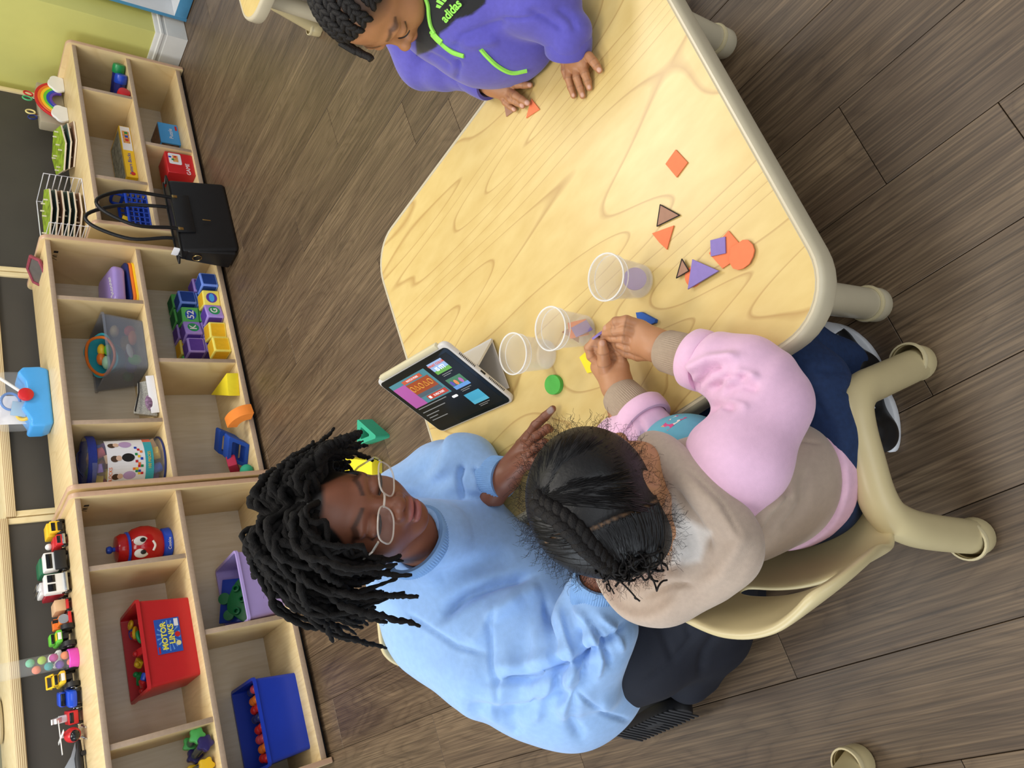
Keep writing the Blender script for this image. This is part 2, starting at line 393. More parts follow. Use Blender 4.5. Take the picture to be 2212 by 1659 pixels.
# ------------------------------------------------------------------ storage units
def side_panel(root, s, t, ztop, d0=-.012, d1=.362):
    poly = rpoly([(d0, .004), (d1, .004), (d1, ztop), (d0, ztop)], [.006, .006, .028, .028], 6)
    g = prism(poly, t, .004, 2); g.V = np.stack([g.V[:, 2]+s, g.V[:, 0], g.V[:, 1]], 1)
    return obj('side_panel', g, [maple, edge_tan], root, fm=lambda c, n: 0 if abs(n.x) > .8 else 1)
def board(root, nm, s0, s1, d0, d1, z0, z1, bev=.0015, m0=None):
    return obj(nm, bx(s0, s1, d0, d1, z0, z1, bev), [m0 or maple, edge_grey], root, fm=lambda c, n: 1 if n.y < -.7 else 0)
def unit(label, o, th, s0, s1, ztop, zpan, zmid, up, low):
    r = thing('storage_shelf', label, 'shelf', o, th, 'wooden toy shelves along the wall')
    side_panel(r, s0-.02, .02, zpan); side_panel(r, s1, .02, zpan)
    board(r, 'top_board', s0, s1, 0, .335, ztop-.018, ztop); board(r, 'middle_board', s0, s1, .002, .297, zmid-.019, zmid); board(r, 'bottom_board', s0, s1, 0, .297, .02, .041)
    obj('back_panel', bx(s0, s1, .296, .304, .021, ztop-.018, .0005), maple_back, r)
    obj('plinth', bx(s0, s1, .03, .30, .001, .02, 0), black_gap, r)
    for s in up: board(r, 'divider', s-.009, s+.009, .006, .296, zmid, ztop-.018)
    for s in low: board(r, 'divider', s-.009, s+.009, .006, .296, .041, zmid-.019)
    return r
umid = unit('wooden toy shelf in the middle, behind the black handbag and holding alphabet cubes', SO, TH, 0, 1.0515, .705, .722, .372, (.245, .785), (.512,))
uleft = unit('wooden toy shelf with the red and blue bins and toy cars on top', LO, TH2, -1.0515, 0, .705, .722, .372, (-.252, -.822), (-.535,))
uright = unit('lower wooden toy shelf beside the green wall with a rainbow rack on top', SO, TH, 1.175, 2.2, .505, .528, .272, (1.425, 1.942), (1.672,))
screw = mat('brass_screw', '8a7434', .4, .8, var=.05)
for d, z in ((.05, .44), (.05, .26), (.25, .40)): obj('screw', lathe([(0, 0), (.006, 0), (.006, .0015), (0, .002)], 12, False).rot('Y', -PI/2).mv(1.1549, d, z), screw, uright)
mk = mat('black_marker', '211d1a', .6, var=.1)
def scribble(root, x, d, z):
    g = rbox(.002, .012, .016, .0004).mv(x, d, z)+tube(spl([(x, d+.02, z-.008), (x, d+.026, z+.008), (x, d+.032, z-.008), (x, d+.036, z+.006)], 4), .0009, 5)+tube(spl([(x, d+.042, z+.008), (x, d+.054, z-.01)], 3), .0009, 5)
    obj('marker_scribble', g, mk, root)
scribble(umid, 1.0505, .075, .655); scribble(uleft, -.001, .075, .655)
# ------------------------------------------------------------------ back-to-back cabinets with dark boards
dark_board = mat('charcoal_back_board', '4a4640', .62, var=.05, vscale=8, bump=.06, bscale=400)
def ply_mat():
    m, nt, b = nodes('plywood_edge'); tc = nn(nt, 'ShaderNodeTexCoord'); wv = nn(nt, 'ShaderNodeTexWave', bands_direction='Z'); wv.inputs['Scale'].default_value = 55; wv.inputs['Distortion'].default_value = .6
    nt.links.new(tc.outputs['Object'], wv.inputs['Vector']); r = ramp(nt, [(.2, 'a98a62'), (.6, 'e6d3a6')], wv.outputs[0]); nt.links.new(r.outputs[0], b.inputs['Base Color']); b.inputs['Roughness'].default_value = .5; return m
ply = ply_mat(); ply_face = maple_mat('birch_ply_face', 'e0cb98', 'ead9ad', 'cdb47c', 8, (2, 6, 1), .35, .3)
for s0, s1, zt, lab in ((-1.10, .047, .880, 'plywood cabinet turned away, charcoal back board behind the toy cars'), (.052, 1.163, .853, 'plywood cabinet turned away, charcoal back board behind the toy doctor kit'), (1.168, 2.255, .86, 'plywood cabinet turned away, charcoal back board behind the puzzle rack')):
    r = thing('divider_cabinet', lab, 'cabinet', SO, TH, 'cabinets with charcoal backs behind the toy shelves')
    for s in (s0, s1-.022): obj('side_panel', bx(s, s+.022, .395, .74, .004, zt-.031, .0015), [ply_face, ply], r, fm=lambda c, n: 0)
    obj('top_board', bx(s0, s1, .39, .74, zt-.031, zt, .002), [ply_face, ply], r, fm=lambda c, n: 1 if abs(n.z) < .5 else 0)
    obj('back_panel', bx(s0+.022, s1-.022, .405, .415, .02, zt-.031, 0), dark_board, r)
# blue edged white cabinet beside the wall
white_mel = mat('white_melamine', 'd6d9dc', .4, var=.03, vscale=15); blue_edge = mat('sky_blue_edge', '4d8fb8', .4, var=.05)
r = thing('cubby_cabinet', 'white cabinet with sky blue edges standing against the green wall', 'cabinet', SO, TH)
obj('side_panel', bx(2.391, 2.75, -.165, -.147, .0, .9, .001), [white_mel, blue_edge], r, fm=lambda c, n: 1 if n.x < -.5 else 0)
obj('side_panel', bx(2.391, 2.75, -.80, -.782, .0, .9, .001), [white_mel, blue_edge], r, fm=lambda c, n: 1 if n.x < -.5 else 0)
obj('bottom_board', bx(2.388, 2.75, -.782, -.165, .004, .062, .002), [white_mel, blue_edge], r, fm=lambda c, n: 1 if n.x < -.5 else 0)
obj('back_panel', bx(2.74, 2.75, -.782, -.165, .062, .9, 0), white_mel, r)
for s_, z_ in ((2.45, .20), (2.45, .28), (2.62, .24)): obj('shelf_pin_hole', lathe([(0, 0), (.004, 0), (.004, .001), (0, .001)], 10, False).rot('X', PI/2).mv(s_, -.1648, z_), black_gap, r)
g = rbox(.16, .12, .17, .045, 4); g.V += .012*np.stack([vnoise(g.V, 60, i) for i in range(3)], 1)
tag(obj('plastic_bag', g, mat('white_plastic_film', 'e6e8ea', .3, var=.03), loc=MF(2.56, -.27, .155), rot=(0, 0, TH)), 'crumpled white plastic bag inside the blue edged cabinet', 'bag')
# ------------------------------------------------------------------ activity tables
cream = mat('cream_resin', 'cdbd90', .34, var=.02, vscale=30); cream_rim = mat('grey_cream_rim', 'c9bea2', .3, var=.02, vscale=30); cream_ring = mat('pale_foot_ring', 'd8caa0', .35, var=.02)
lam = maple_mat('table_laminate', 'd2b570', 'dcc27f', 'a2743a', 30, (.62, 3.4, 1), .30, .55, 1.6)
TT = .327
def sweep_loop(path, prof):
    """closed plan path (counter-clockwise) with a profile of (outward, z)"""
    N = len(path); V = []; n = len(prof); Fc = []
    for i in range(N):
        a = Vector(path[i-1]); b = Vector(path[(i+1) % N]); t = (b-a).normalized(); nrm = Vector((t.y, -t.x))
        for o, z in prof: V.append((path[i][0]+nrm.x*o, path[i][1]+nrm.y*o, z))
    for i in range(N):
        for k in range(n-1): a = i*n+k; b = ((i+1) % N)*n+k; Fc.append((a, b, b+1, a+1))
    return G(V, Fc)
def leg_g(r=.026, h=.29): return lathe([(r*.98, .03), (r*.98, h)], 28)
def foot_g(r=.026): return lathe([(0, 0), (r*1.02, 0), (r*1.08, .004), (r*1.08, .034), (r*1.02, .036)], 28, False)
def ring_g(r=.026): return lathe([(r*.99, .033), (r*1.13, .033), (r*1.15, .037), (r*1.10, .041), (r*.99, .041)], 28, False)
def act_table(label, c, rz, w=.899, d=.747, rad=.085):
    t = thing('activity_table', label, 'table', (c[0], c[1], 0), rz)
    loop = rpoly([(-w/2, -d/2), (w/2, -d/2), (w/2, d/2), (-w/2, d/2)], rad, 10)
    obj('table_top', prism(loop, .03).mv(0, 0, TT-.03), lam, t)
    obj('edge_band', sweep_loop(loop, [(0, TT), (.0015, TT-.0012), (.003, TT+.0004), (.006, TT+.0006), (.0095, TT-.002), (.012, TT-.008), (.0125, TT-.030), (.011, TT-.036), (.006, TT-.038), (0, TT-.038)]), cream_rim, t)
    for sx in (-1, 1):
        for sy in (-1, 1):
            x, y = sx*(w/2-.075), sy*(d/2-.075)
            l = obj('leg', leg_g(h=TT-.03), cream_rim, t, loc=(x, y, 0)); obj('foot_cap', foot_g(), cream_rim, l); obj('foot_ring', ring_g(), cream_ring, l)
    return t
TC = (.2075, 1.0623); TR = math.radians(-61.16)
table = act_table('wood topped children\'s table with cream rim in front of the seated girl', TC, TR)
act_table('corner of a second wood topped children\'s table behind the boy', (1.671, 2.204), TR)
# ------------------------------------------------------------------ child chairs
def child_chair(label, c, rz, group='cream children\'s chairs', nm='child_chair', sc=1, back=True):
    t = thing(nm, label, 'chair' if back else 'stool', (c[0], c[1], 0), rz, group); t.scale = (sc, sc, sc)
    for sd in (-1, 1):
        P = [(.137, .141, 0), (.130, .138, .03), (.108, .130, .14), (.098, .126, .185), (.078, .123, .214), (.045, .121, .224), (0, .120, .226), (-.045, .119, .225), (-.076, .121, .214), (-.096, .125, .182), (-.112, .130, .13), (-.133, .139, .03), (-.137, .141, 0)]
        pts = spl([(x, sd*y, z) for x, y, z in P], 5)
        obj('side_frame', tube(pts, .0255, 18), cream, t)
        for x in (.135, -.135):
            f = obj('foot_cap', foot_g(), cream, t, loc=(x, sd*.1405, 0)); f.rotation_euler = (sd*.06, math.copysign(.1, -x)*-1, 0)
            obj('foot_ring', ring_g(), cream_ring, f)
    prof = [(.150, .186), (.135, .200), (.09, .200), (.03, .194), (-.04, .192), (-.085, .198), (-.118, .222), (-.135, .258), (-.144, .292), (-.152, .318), (-.158, .345), (-.168, .385), (-.178, .412), (-.184, .424)]
    wd_ = [.105, .112, .115, .115, .113, .118, .128, .136, .140, .142, .142, .138, .122, .10]
    if not back: prof = prof[:6]
    us = [-1, -.82, -.5, -.3, 0, .3, .5, .82, 1]; V = []; Fc = []; n = len(us)
    for (x, z), w_ in zip(prof, wd_):
        for u in us:
            back = max(0, min(1, (z-.2)/.1)); V.append((x+.045*back*u*u, w_*u, z+(.014*(1-back))*u*u))
    for i in range(len(prof)-1):
        for k in range(n-1):
            if i == 8 and k in (2, 3, 4, 5): continue
            Fc.append((i*n+k, i*n+k+1, (i+1)*n+k+1, (i+1)*n+k))
    s = obj('seat_shell', G(V, Fc), cream, t, ang=80)
    so = s.modifiers.new('thick', 'SOLIDIFY'); so.thickness = .013; so.offset = -1
    sb = s.modifiers.new('round', 'SUBSURF'); sb.levels = 2; sb.render_levels = 2
    return t
F1 = math.radians(17.2)
chair_g = child_chair('cream children\'s chair the girl in pink sits on', (-.141, .617), F1)
chair_a = child_chair('cream children\'s chair the adult in blue sits on', (-.436, 1.152), math.radians(-100), sc=1.15)
chair_b = child_chair('cream child stool under the second table, partly behind the boy\'s head', (1.47, 2.55), math.radians(125), nm='child_stool', back=False, group=None)
chair_c = child_chair('cream children\'s chair of which one foot shows in the near corner', (-.825, .624), math.radians(45))
# ================================================================== toys and boxes on the shelves
def pl(name, col, rough=.32): return mat('plastic_'+name, col, rough, var=.02, vscale=40)
P_red = pl('red', 'c8262c'); P_blue = pl('blue', '1f46b8'); P_green = pl('green', '1f8a4c'); P_yel = pl('yellow', 'f0c52a'); P_white = pl('white', 'e8e8e6'); P_black = pl('black', '1b1b1d', .45)
P_orange = pl('orange', 'e8792c'); P_lav = pl('lavender', 'ad98dc'); P_teal = pl('teal', '38a6b4'); P_pink = pl('pink', 'e04fc4'); P_sky = pl('sky_blue', '4aa2ea'); P_navy = pl('navy', '223070'); P_lime = pl('lime', '63c23a'); P_purple = pl('purple', '5b3fa8')
P_grey = pl('grey', '8b929c'); P_silver = mat('silver_metal', 'b8bcc2', .25, 1, var=.03); P_gold = mat('gold_metal', 'd8b878', .22, 1, var=.03); P_tan = mat('bare_wood', 'd2ad86', .5, var=.06, vscale=50)
clear = mat('clear_plastic', 'f4f6f8', .06, alpha=.10, var=.01); smoke = mat('smoky_clear_plastic', '8d95a6', .2, alpha=.42, var=.01); frost = mat('frosted_cup_plastic', 'ece8e0', .25, alpha=.26, var=.01)
paper = mat('white_paper', 'e9e9ee', .6, var=.02); glassd = mat('dark_glass', '14161a', .12, var=.01)
def part_box(nm, x0, x1, y0, y1, z0, z1, m, parent, bev=.002): return obj(nm, bx(x0, x1, y0, y1, z0, z1, bev), m, parent)
def printed(nm, g, m, parent): return obj(nm, g, m, parent, ang=0)
# --- tubes with coloured caps
def capped_tube(label, a, b, r, capm, bodym, both=None):
    a, b = Vector(a), Vector(b); t = thing('capped_tube', label, 'tube', a.lerp(b, .5), 0, 'capped tubes'); 
    dr = (b-a).normalized(); wobj('tube_wall', tube([a, b], r*.92, 20), bodym, t)
    wobj('cap', tube([a-dr*.018, a-dr*.016, a-dr*.004, a+dr*.022, a+dr*.024], [r*.75, r*.93, r*1.04, r*1.04, r], 20), capm, t)
    if both: wobj('cap', tube([b-dr*.02, b+dr*.006, b+dr*.016], [r*1.03, r*1.03, r*.8], 20), both, t)
z_ = .272
blue_clear = mat('dark_blue_translucent', '2a2f78', .2, trans=.25, var=.05)
capped_tube('dark blue tube with a green cap lying on the low shelf', MF(2.158, .035, z_+.029), MF(2.06, .20, z_+.029), .027, P_green, blue_clear)
capped_tube('dark blue tube with a blue cap in front of the green capped one', MF(2.085, .03, z_+.029), MF(1.99, .19, z_+.029), .027, P_blue, blue_clear)
capped_tube('short tube with a red cap at the front of the compartment', MF(1.982, .03, z_+.029), MF(1.980, .10, z_+.029), .027, P_red, blue_clear)
# --- boxed games
def game_box(label, s0, s1, d0, d1, z0, z1, m, cat='box', rz=0):
    t = thing('game_box', label, cat, MF((s0+s1)/2, (d0+d1)/2, z0), TH+rz, 'boxed games on the low shelf'); w, d, h = s1-s0, d1-d0, z1-z0
    obj('carton', rbox(w, d, h, .0015, 1, True), m, t); return t, w, d, h
t, w, d, h = game_box('flat yellow and white game box on the low shelf', 1.545, 1.855, .11, .285, .272, .322, P_yel)
fy = -d/2-.0006
printed('white_panel', bx(w*.02, w/2-.004, fy, fy+.0008, .004, h-.004, 0), paper, t)
printed('picture', bx(w*.16, w*.40, fy-.0004, fy, .010, h-.010, 0), mat('print_tan', 'd89a58', .6, var=.4, vscale=160), t)
for k, (c, x) in enumerate(((P_red, .20), (P_blue, .27), (P_green, .34))): printed('picture_shape', bx(w*x, w*x+.014, fy-.0008, fy-.0004, .016, .030, 0), c, t)
printed('lettering', text_g('Pattern Blocks', .022).rot('X', PI/2).mv(-w*.24, fy, h*.5), P_blue, t)
printed('top_picture', bx(-w*.46, w*.46, -d*.4, d*.45, h, h+.0006, 0), mat('print_grey_scene', '9aa39a', .5, var=.5, vscale=50), t)
printed('badge', lathe([(0, 0), (.010, 0), (.010, .0006), (0, .0006)], 16, False).rot('X', PI/2).mv(-w*.43, fy, h*.4), P_red, t)
t, w, d, h = game_box('light blue puzzle box in the bottom compartment', 1.806, 1.936, .115, .25, .041, .135, P_sky)
fy = -d/2-.0006
printed('lettering', text_g('Puzzle', .026).rot('X', PI/2).mv(0, fy, h*.42), paper, t); printed('badge', bx(w*.2, w*.42, fy, fy+.0004, .006, .016, 0), P_red, t)
printed('top_picture', bx(-w*.46, w*.46, -d*.45, d*.45, h, h+.0006, 0), mat('print_brown_scene', '7a6152', .5, var=.5, vscale=60), t)
printed('side_picture', bx(-w/2-.0006, -w/2, -d*.45, d*.45, .006, h-.006, 0), mat('print_brown_scene', '7a6152', .5), t)
t, w, d, h = game_box('red game box with a white picture panel, behind the black handbag', 1.53, 1.655, .018, .13, .041, .165, P_red)
fy = -d/2-.0006
printed('white_panel', prism(rpoly([(-.01, .055), (w*.44, .055), (w*.44, h-.012), (-.01, h-.012)], .008), .0008).rot('X', PI/2).mv(0, fy+.0008, 0), paper, t)
printed('picture', bx(.004, w*.34, fy-.0006, fy, .07, h-.03, 0), mat('print_tan', 'd89a58', .6), t)
for k, (c, x, z) in enumerate(((P_green, .012, .088), (P_blue, .026, .1), (P_red, .03, .076))): printed('picture_shape', bx(x, x+.009, fy-.001, fy-.0006, z, z+.012, 0), c, t)
printed('lettering', text_g('GAME', .026).rot('X', PI/2).mv(-.03, fy, .03), paper, t)
# --- blue lattice basket
t = thing('lattice_basket', 'blue plastic lattice basket on the low shelf behind the bag handles', 'basket', MF(1.30, .10, .272), TH)
def lattice(x0, y0, x1, y1, h, n, m_):
    g = G(); L = math.hypot(x1-x0, y1-y0); a = math.atan2(y1-y0, x1-x0); q = G()
    for i in range(n+1): q = q+bx(L*i/n-.0028, L*i/n+.0028, -.002, .002, 0, h, .0006, 1)
    for k in range(m_+1): q = q+bx(0, L, -.002, .002, h*k/m_-.0028, h*k/m_+.0028, .0006, 1)
    return q.rot('Z', a).mv(x0, y0, .004)
obj('lattice_wall', lattice(-.09, -.055, .09, -.055, .085, 7, 4)+lattice(.09, -.055, .09, .055, .085, 4, 4)+lattice(.09, .055, -.09, .055, .085, 7, 4)+lattice(-.09, .055, -.09, -.055, .085, 4, 4), P_blue, t)
obj('floor_plate', bx(-.09, .09, -.055, .055, 0, .004), P_blue, t)
obj('rim', tube([(-.094, -.059, .092), (.094, -.059, .092), (.094, .059, .092), (-.094, .059, .092)], .006, 8, True), P_blue, t)
obj('handle', tube(spl([(.09, -.03, .09), (.098, -.028, .13), (.098, .028, .13), (.09, .03, .09)], 5), .0065, 8), P_blue, t)
tag(obj('foam_block', rbox(.045, .08, .03, .004).rot('Y', .3), P_yel, loc=MF(1.245, .095, .375), rot=(0, 0, TH)), 'pale yellow foam block lying in the blue lattice basket', 'block')
t = thing('toy_camera', 'red and black round toy standing behind the blue lattice basket', 'toy', MF(1.235, .215, .272), TH)
obj('body', rbox(.09, .05, .13, .012, 3, True), P_red, t); obj('lens', lathe([(0, 0), (.036, 0), (.036, .012), (.028, .018), (0, .018)], 24, False).rot('X', PI/2).mv(0, -.026, .09), P_black, t); obj('white_base', rbox(.094, .054, .035, .006, 2, True), P_white, t)
# --- rainbow scissors rack
t = thing('scissors_rack', 'rainbow shaped scissors rack with two white clouds on the low shelf', 'rack', MF(2.062, .235, .505), TH); t.scale = (1.15, 1.15, 1.15)
def arc(r0, r1, th, a0=0, a1=PI, n=28):
    pts = [(r1*math.cos(a0+(a1-a0)*k/n), r1*math.sin(a0+(a1-a0)*k/n)) for k in range(n+1)]+[(r0*math.cos(a1-(a1-a0)*k/n), r0*math.sin(a1-(a1-a0)*k/n)) for k in range(n+1)]
    return prism(pts, th, .0008, 1).rot('X', PI/2)
for k, m_ in enumerate((P_red, P_orange, P_yel, P_lime, P_blue, P_purple)): obj('rainbow_band', arc(.100-.0105*(k+1), .1-.0105*k, .010+.0002*k).mv(0, .004, .012), m_, t)
for sx in (-1, 1):
    pts = []
    for k in range(40):
        a = 2*PI*k/40; rr = .034*(1+.13*abs(math.sin(2.5*a+.4))); pts.append((rr*1.15*math.cos(a), max(rr*math.sin(a), -.022)))
    obj('cloud', prism(pts, .010, .001, 1).rot('X', PI/2).mv(sx*.082, -.008, .0225), P_white, t)
obj('rear_tray', bx(-.11, .11, .02, .07, 0, .095, .006), mat('beige_clear_tray', 'd2c6ac', .3, trans=.4, var=.03), t)
def scissors(label, p, m1, m2, tilt):
    q = thing('scissors', label, 'scissors', p, TH, 'children\'s scissors in the rainbow rack')
    for sx, m_ in ((-1, m1), (1, m2)):
        L = [(sx*.012+.012*math.cos(2*PI*k/14), 0, .028+.019*math.sin(2*PI*k/14)) for k in range(14)]
        obj('handle_loop', tube(L, .0038, 7, True).rot('Y', sx*.15+tilt), m_, q)
    obj('blade', bx(-.005, .005, -.001, .001, -.06, .012, .0005, 1).rot('Y', tilt), P_silver, q)
scissors('green and red handled scissors in the rainbow rack', MF(2.105, .285, .625), pl('mint', '54b878'), P_red, .2)
scissors('navy and yellow handled scissors in the rainbow rack', MF(2.0, .285, .618), P_navy, pl('cream_yellow', 'e8d890'), -.2)
# --- hexagonal peg boards
def hexpts(w, d, cut): return [(-w/2, 0), (-w/2+cut, -d/2), (w/2-cut, -d/2), (w/2, 0), (w/2-cut, d/2), (-w/2+cut, d/2)]
def peg_board(label, loc, rot, m_, pegs=8, w=.255, d=.20, group='hexagonal peg boards'):
    q = thing('peg_board', label, 'puzzle', loc, 0, group, rot)
    obj('board', prism(hexpts(w, d, .07), .007, .0008, 1), [m_, P_board], q, fm=lambda c, n: 0 if n.z > .9 else 1)
    r_ = random.Random(hash(label) % 999)
    for k in range(pegs): obj('peg', lathe([(0, 0), (.0035, 0), (.0035, .014), (0, .0155)], 8, False).mv(r_.uniform(-.08, .08), r_.uniform(-.06, .06), .007), P_board, q)
P_board = mat('pale_board_core', 'e2d6c4', .5, var=.04)
greenp = mat('print_green_meadow', '8aa32c', .5, var=.45, vscale=35); darkp = mat('print_dark_teal', '36504e', .5, var=.5, vscale=40); brnp = mat('print_brown_field', '93705a', .5, var=.4, vscale=40)
for k, (m_, nmn) in enumerate(((brnp, 'brown printed peg board, lowest of the loose stack of three'), (darkp, 'dark teal peg board in the middle of the loose stack of three'), (greenp, 'green meadow peg board topping the loose stack beside the rainbow rack'))):
    peg_board(nmn, MF(1.775-.012*k, .215+.01*k, .507+.024*k), (.02*k, -.03*k, TH+.05*k), m_)
t = thing('wire_rack', 'white wire rack holding six hexagonal boards on the low shelf', 'rack', MF(1.375, .225, .505), TH)
wire = mat('white_wire', 'e4e4ee', .35, var=.02)
for sx in (-1, 1):
    obj('side_frame', tube([(sx*.132, -.095, .003), (sx*.132, .095, .003), (sx*.132, .095, .15), (sx*.132, -.095, .15)], .0022, 6, True), wire, t)
    for k in range(6): obj('shelf_wire', tube([(sx*.128, -.095, .012+.023*k), (sx*.128, .095, .012+.023*k)], .0022, 6), wire, t)
for y_, zq in ((.095, .003), (-.095, .003), (.095, .15)): obj('cross_wire', tube([(-.132, y_, zq), (.132, y_, zq)], .0022, 6), wire, t)
names6 = ['bottom', 'second lowest', 'third lowest', 'fourth lowest', 'second highest', 'topmost']
for k in range(6): peg_board('hexagonal board in the %s slot of the white wire rack' % names6[k], MF(1.375, .225, .5195+.023*k), (0, 0, TH), [brnp, darkp, darkp, brnp, darkp, greenp][k], 5, .245, .185, 'boards in the wire rack')
# --- black handbag
leather = mat('black_leather', '141416', .38, var=.08, vscale=50, bump=.25, bscale=500)
t = thing('handbag', 'black leather handbag with two handles standing on the floor before the shelves', 'handbag', MF(1.15, -.105, 0), TH+.02)
def taper_box(w, d, h, w2, d2, bev):
    g = rbox(w, d, h, bev, 4, True); k = np.clip(g.V[:, 2]/h, 0, 1)[:, None]; g.V[:, :2] = g.V[:, :2]*(1+k*(np.array([w2/w, d2/d])-1)); return g
obj('bag_body', taper_box(.37, .14, .235, .385, .06, .016), leather, t); obj('flap_panel', bx(-.10, .10, -.060, -.045, .16, .232, .004).rot('X', -.13).mv(0, -.012, .0), leather, t)
obj('bag_rim', tube(spl([(-.19, -.028, .235), (.19, -.028, .235), (.195, 0, .235), (.19, .028, .235), (-.19, .028, .235), (-.195, 0, .235)], 3, True), .005, 6, True), leather, t)
for sy, hh in ((-1, .0), (1, .02)):
    obj('handle', tube(spl([(-.085, sy*.032, .19), (-.08, sy*.034, .26), (-.09, sy*.045+.01, .40), (-.04, sy*.05+.01, .515+hh), (.02, sy*.05+.01, .53+hh), (.085, sy*.045+.01, .42), (.09, sy*.034, .27), (.088, sy*.032, .19)], 6), .0075, 10), leather, t)
    for sx in (-1, 1): obj('buckle', rbox(.014, .005, .022, .002).mv(sx*.087, sy*.042-.002, .225), P_gold, t)
obj('side_pocket', taper_box(.03, .11, .20, .02, .06, .01).mv(-.185, 0, .01), leather, t); obj('ring', tube([(-.201, .018*math.cos(2*PI*k/20), .165+.018*math.sin(2*PI*k/20)) for k in range(20)], .0022, 6, True), P_gold, t)
obj('zip_pull', bx(-.045, -.04, -.068, -.066, .10, .135, .0005), P_gold, t)
tag(obj('folded_paper', rbox(.003, .05, .07, .0008), paper, loc=MF(.972, -.105, .225), rot=(0, .15, TH)), 'white folded paper sticking out of the handbag side', 'paper')
# --- stacked plastic pouches
zz = .372
for k, (m_, h_, lab) in enumerate(((P_yel, .010, 'yellow plastic tray at the bottom of the tray stack'), (P_orange, .010, 'orange plastic tray on the yellow one'), (P_navy, .011, 'navy plastic tray under the lavender case'))):
    o = obj('plastic_tray', prism(rpoly([(-.10, -.085), (.10, -.085), (.115, .09), (-.115, .09)], .03), h_, .003), m_, loc=MF(.925+.004*k, .135+.008*k, zz+.0005), rot=(.05+.03*k, 0, TH)); o.location.z += .013*k; tag(o, lab, 'tray', 'stack of plastic trays')
q = thing('zip_case', 'puffy lavender case with white lettering on the tray stack', 'case', MF(.915, .15, zz+.052), 0, None, (.16, .06, TH))
g = prism(rpoly([(-.10, -.085), (.09, -.09), (.10, .085), (-.11, .09)], .035, 6), .05, .016, 4); obj('case_shell', g, pl('lavender_gloss', 'a48fd6', .15), q); obj('lettering', text_g('Scooter', .036).rot('Z', .2).mv(-.01, -.055, .0505), P_white, q, ang=0)
# --- smoky clear bin with toy food
def bin_g(w, d, h, w2, d2, th=.003, r=.02, rim=.007):
    a = rpoly([(-w/2, -d/2), (w/2, -d/2), (w/2, d/2), (-w/2, d/2)], r, 5); b = rpoly([(-w2/2, -d2/2), (w2/2, -d2/2), (w2/2, d2/2), (-w2/2, d2/2)], r, 5); n = len(a)
    def ring(src, z, off):
        out = []
        for i in range(n):
            p = Vector(src[i]); t_ = (Vector(src[(i+1) % n])-Vector(src[i-1])).normalized(); out.append((p.x+t_.y*off, p.y-t_.x*off, z))
        return out
    R = [ring(a, 0, 0), ring(b, h-rim, 0), ring(b, h-rim, .006), ring(b, h, .006), ring(b, h, -th), ring(a, th, -th)]
    V = [p for q_ in R for p in q_]; Fc = [(k*n+i, k*n+(i+1) % n, (k+1)*n+(i+1) % n, (k+1)*n+i) for k in range(5) for i in range(n)]
    Fc.append(tuple(reversed(range(n)))); Fc.append(tuple(range(5*n, 6*n))); return G(V, Fc)
t = thing('storage_bin', 'smoky see-through bin of toy food on the middle shelf', 'bin', MF(.632, .165, .372), TH-.06)
obj('bin_shell', bin_g(.222, .20, .155, .248, .245), smoke, t)
def lump(label, nm, p, r, m_, sc_=(1, 1, 1), rot=(0, 0, 0), g=None):
    q = ball(r, 14, 8).sc(*sc_) if g is None else g
    return tag(obj(nm, q, m_, loc=p, rot=rot), label, 'toy food', 'toy food in the smoky bin')
for lab, s, d, z, r, m_, sc_ in (('red toy tomato in the smoky bin', .70, .10, .415, .024, P_red, (1, 1, .9)), ('cream toy bun in the smoky bin', .715, .13, .465, .022, pl('cream', 'd8c088'), (1.2, 1, .8)), ('orange toy carrot in the smoky bin', .665, .095, .41, .016, P_orange, (2, 1, 1)),
                                 ('white and green toy knife in the smoky bin', .60, .088, .43, .012, P_white, (3.2, .6, 1)), ('lime toy pear in the smoky bin', .565, .10, .412, .022, P_lime, (1, 1, 1.2)), ('pink toy cake in the smoky bin', .63, .16, .41, .026, pl('rose', 'c86a78'), (1.2, 1, .7)), ('purple toy grapes in the smoky bin', .57, .17, .41, .024, P_purple, (1, 1, .9)), ('yellow toy corn in the smoky bin', .70, .20, .41, .02, P_yel, (1.9, 1, 1)), ('dark green toy pepper in the smoky bin', .56, .23, .41, .022, P_green, (1, 1.1, 1))):
    lump(lab, 'toy_food', MF(s, d, z), r, m_, sc_, (0, 0, TH+random.uniform(-.6, .6)))
t = thing('toy_basket', 'teal toy basket with an orange rim resting in the smoky bin', 'basket', MF(.615, .175, .465), 0, None, (.55, -.25, TH+.1))
hb = bin_g(.11, .09, .075, .16, .125, .003, .04, .004); obj('basket_shell', hb, P_teal, t); obj('rim', tube([(.082*math.cos(a)*(1+.06*math.sin(3*a)), .066*math.sin(a), .076) for a in [2*PI*k/36 for k in range(36)]], .006, 8, True), P_orange, t)
for lab, x, y, m_, r in (('yellow toy cheese heaped in the teal basket', .03, .0, P_yel, .02), ('orange toy fruit heaped in the teal basket', .0, .02, P_orange, .021), ('mint toy leaf heaped in the teal basket', -.03, .005, pl('mint_pale', 'a8d8b8'), .022), ('lime toy bean heaped in the teal basket', .012, -.025, P_lime, .018)):
    p = mw(t)@Vector((x, y, .055)); lump(lab, 'toy_food', p, r, m_, (1.3, 1, .8))
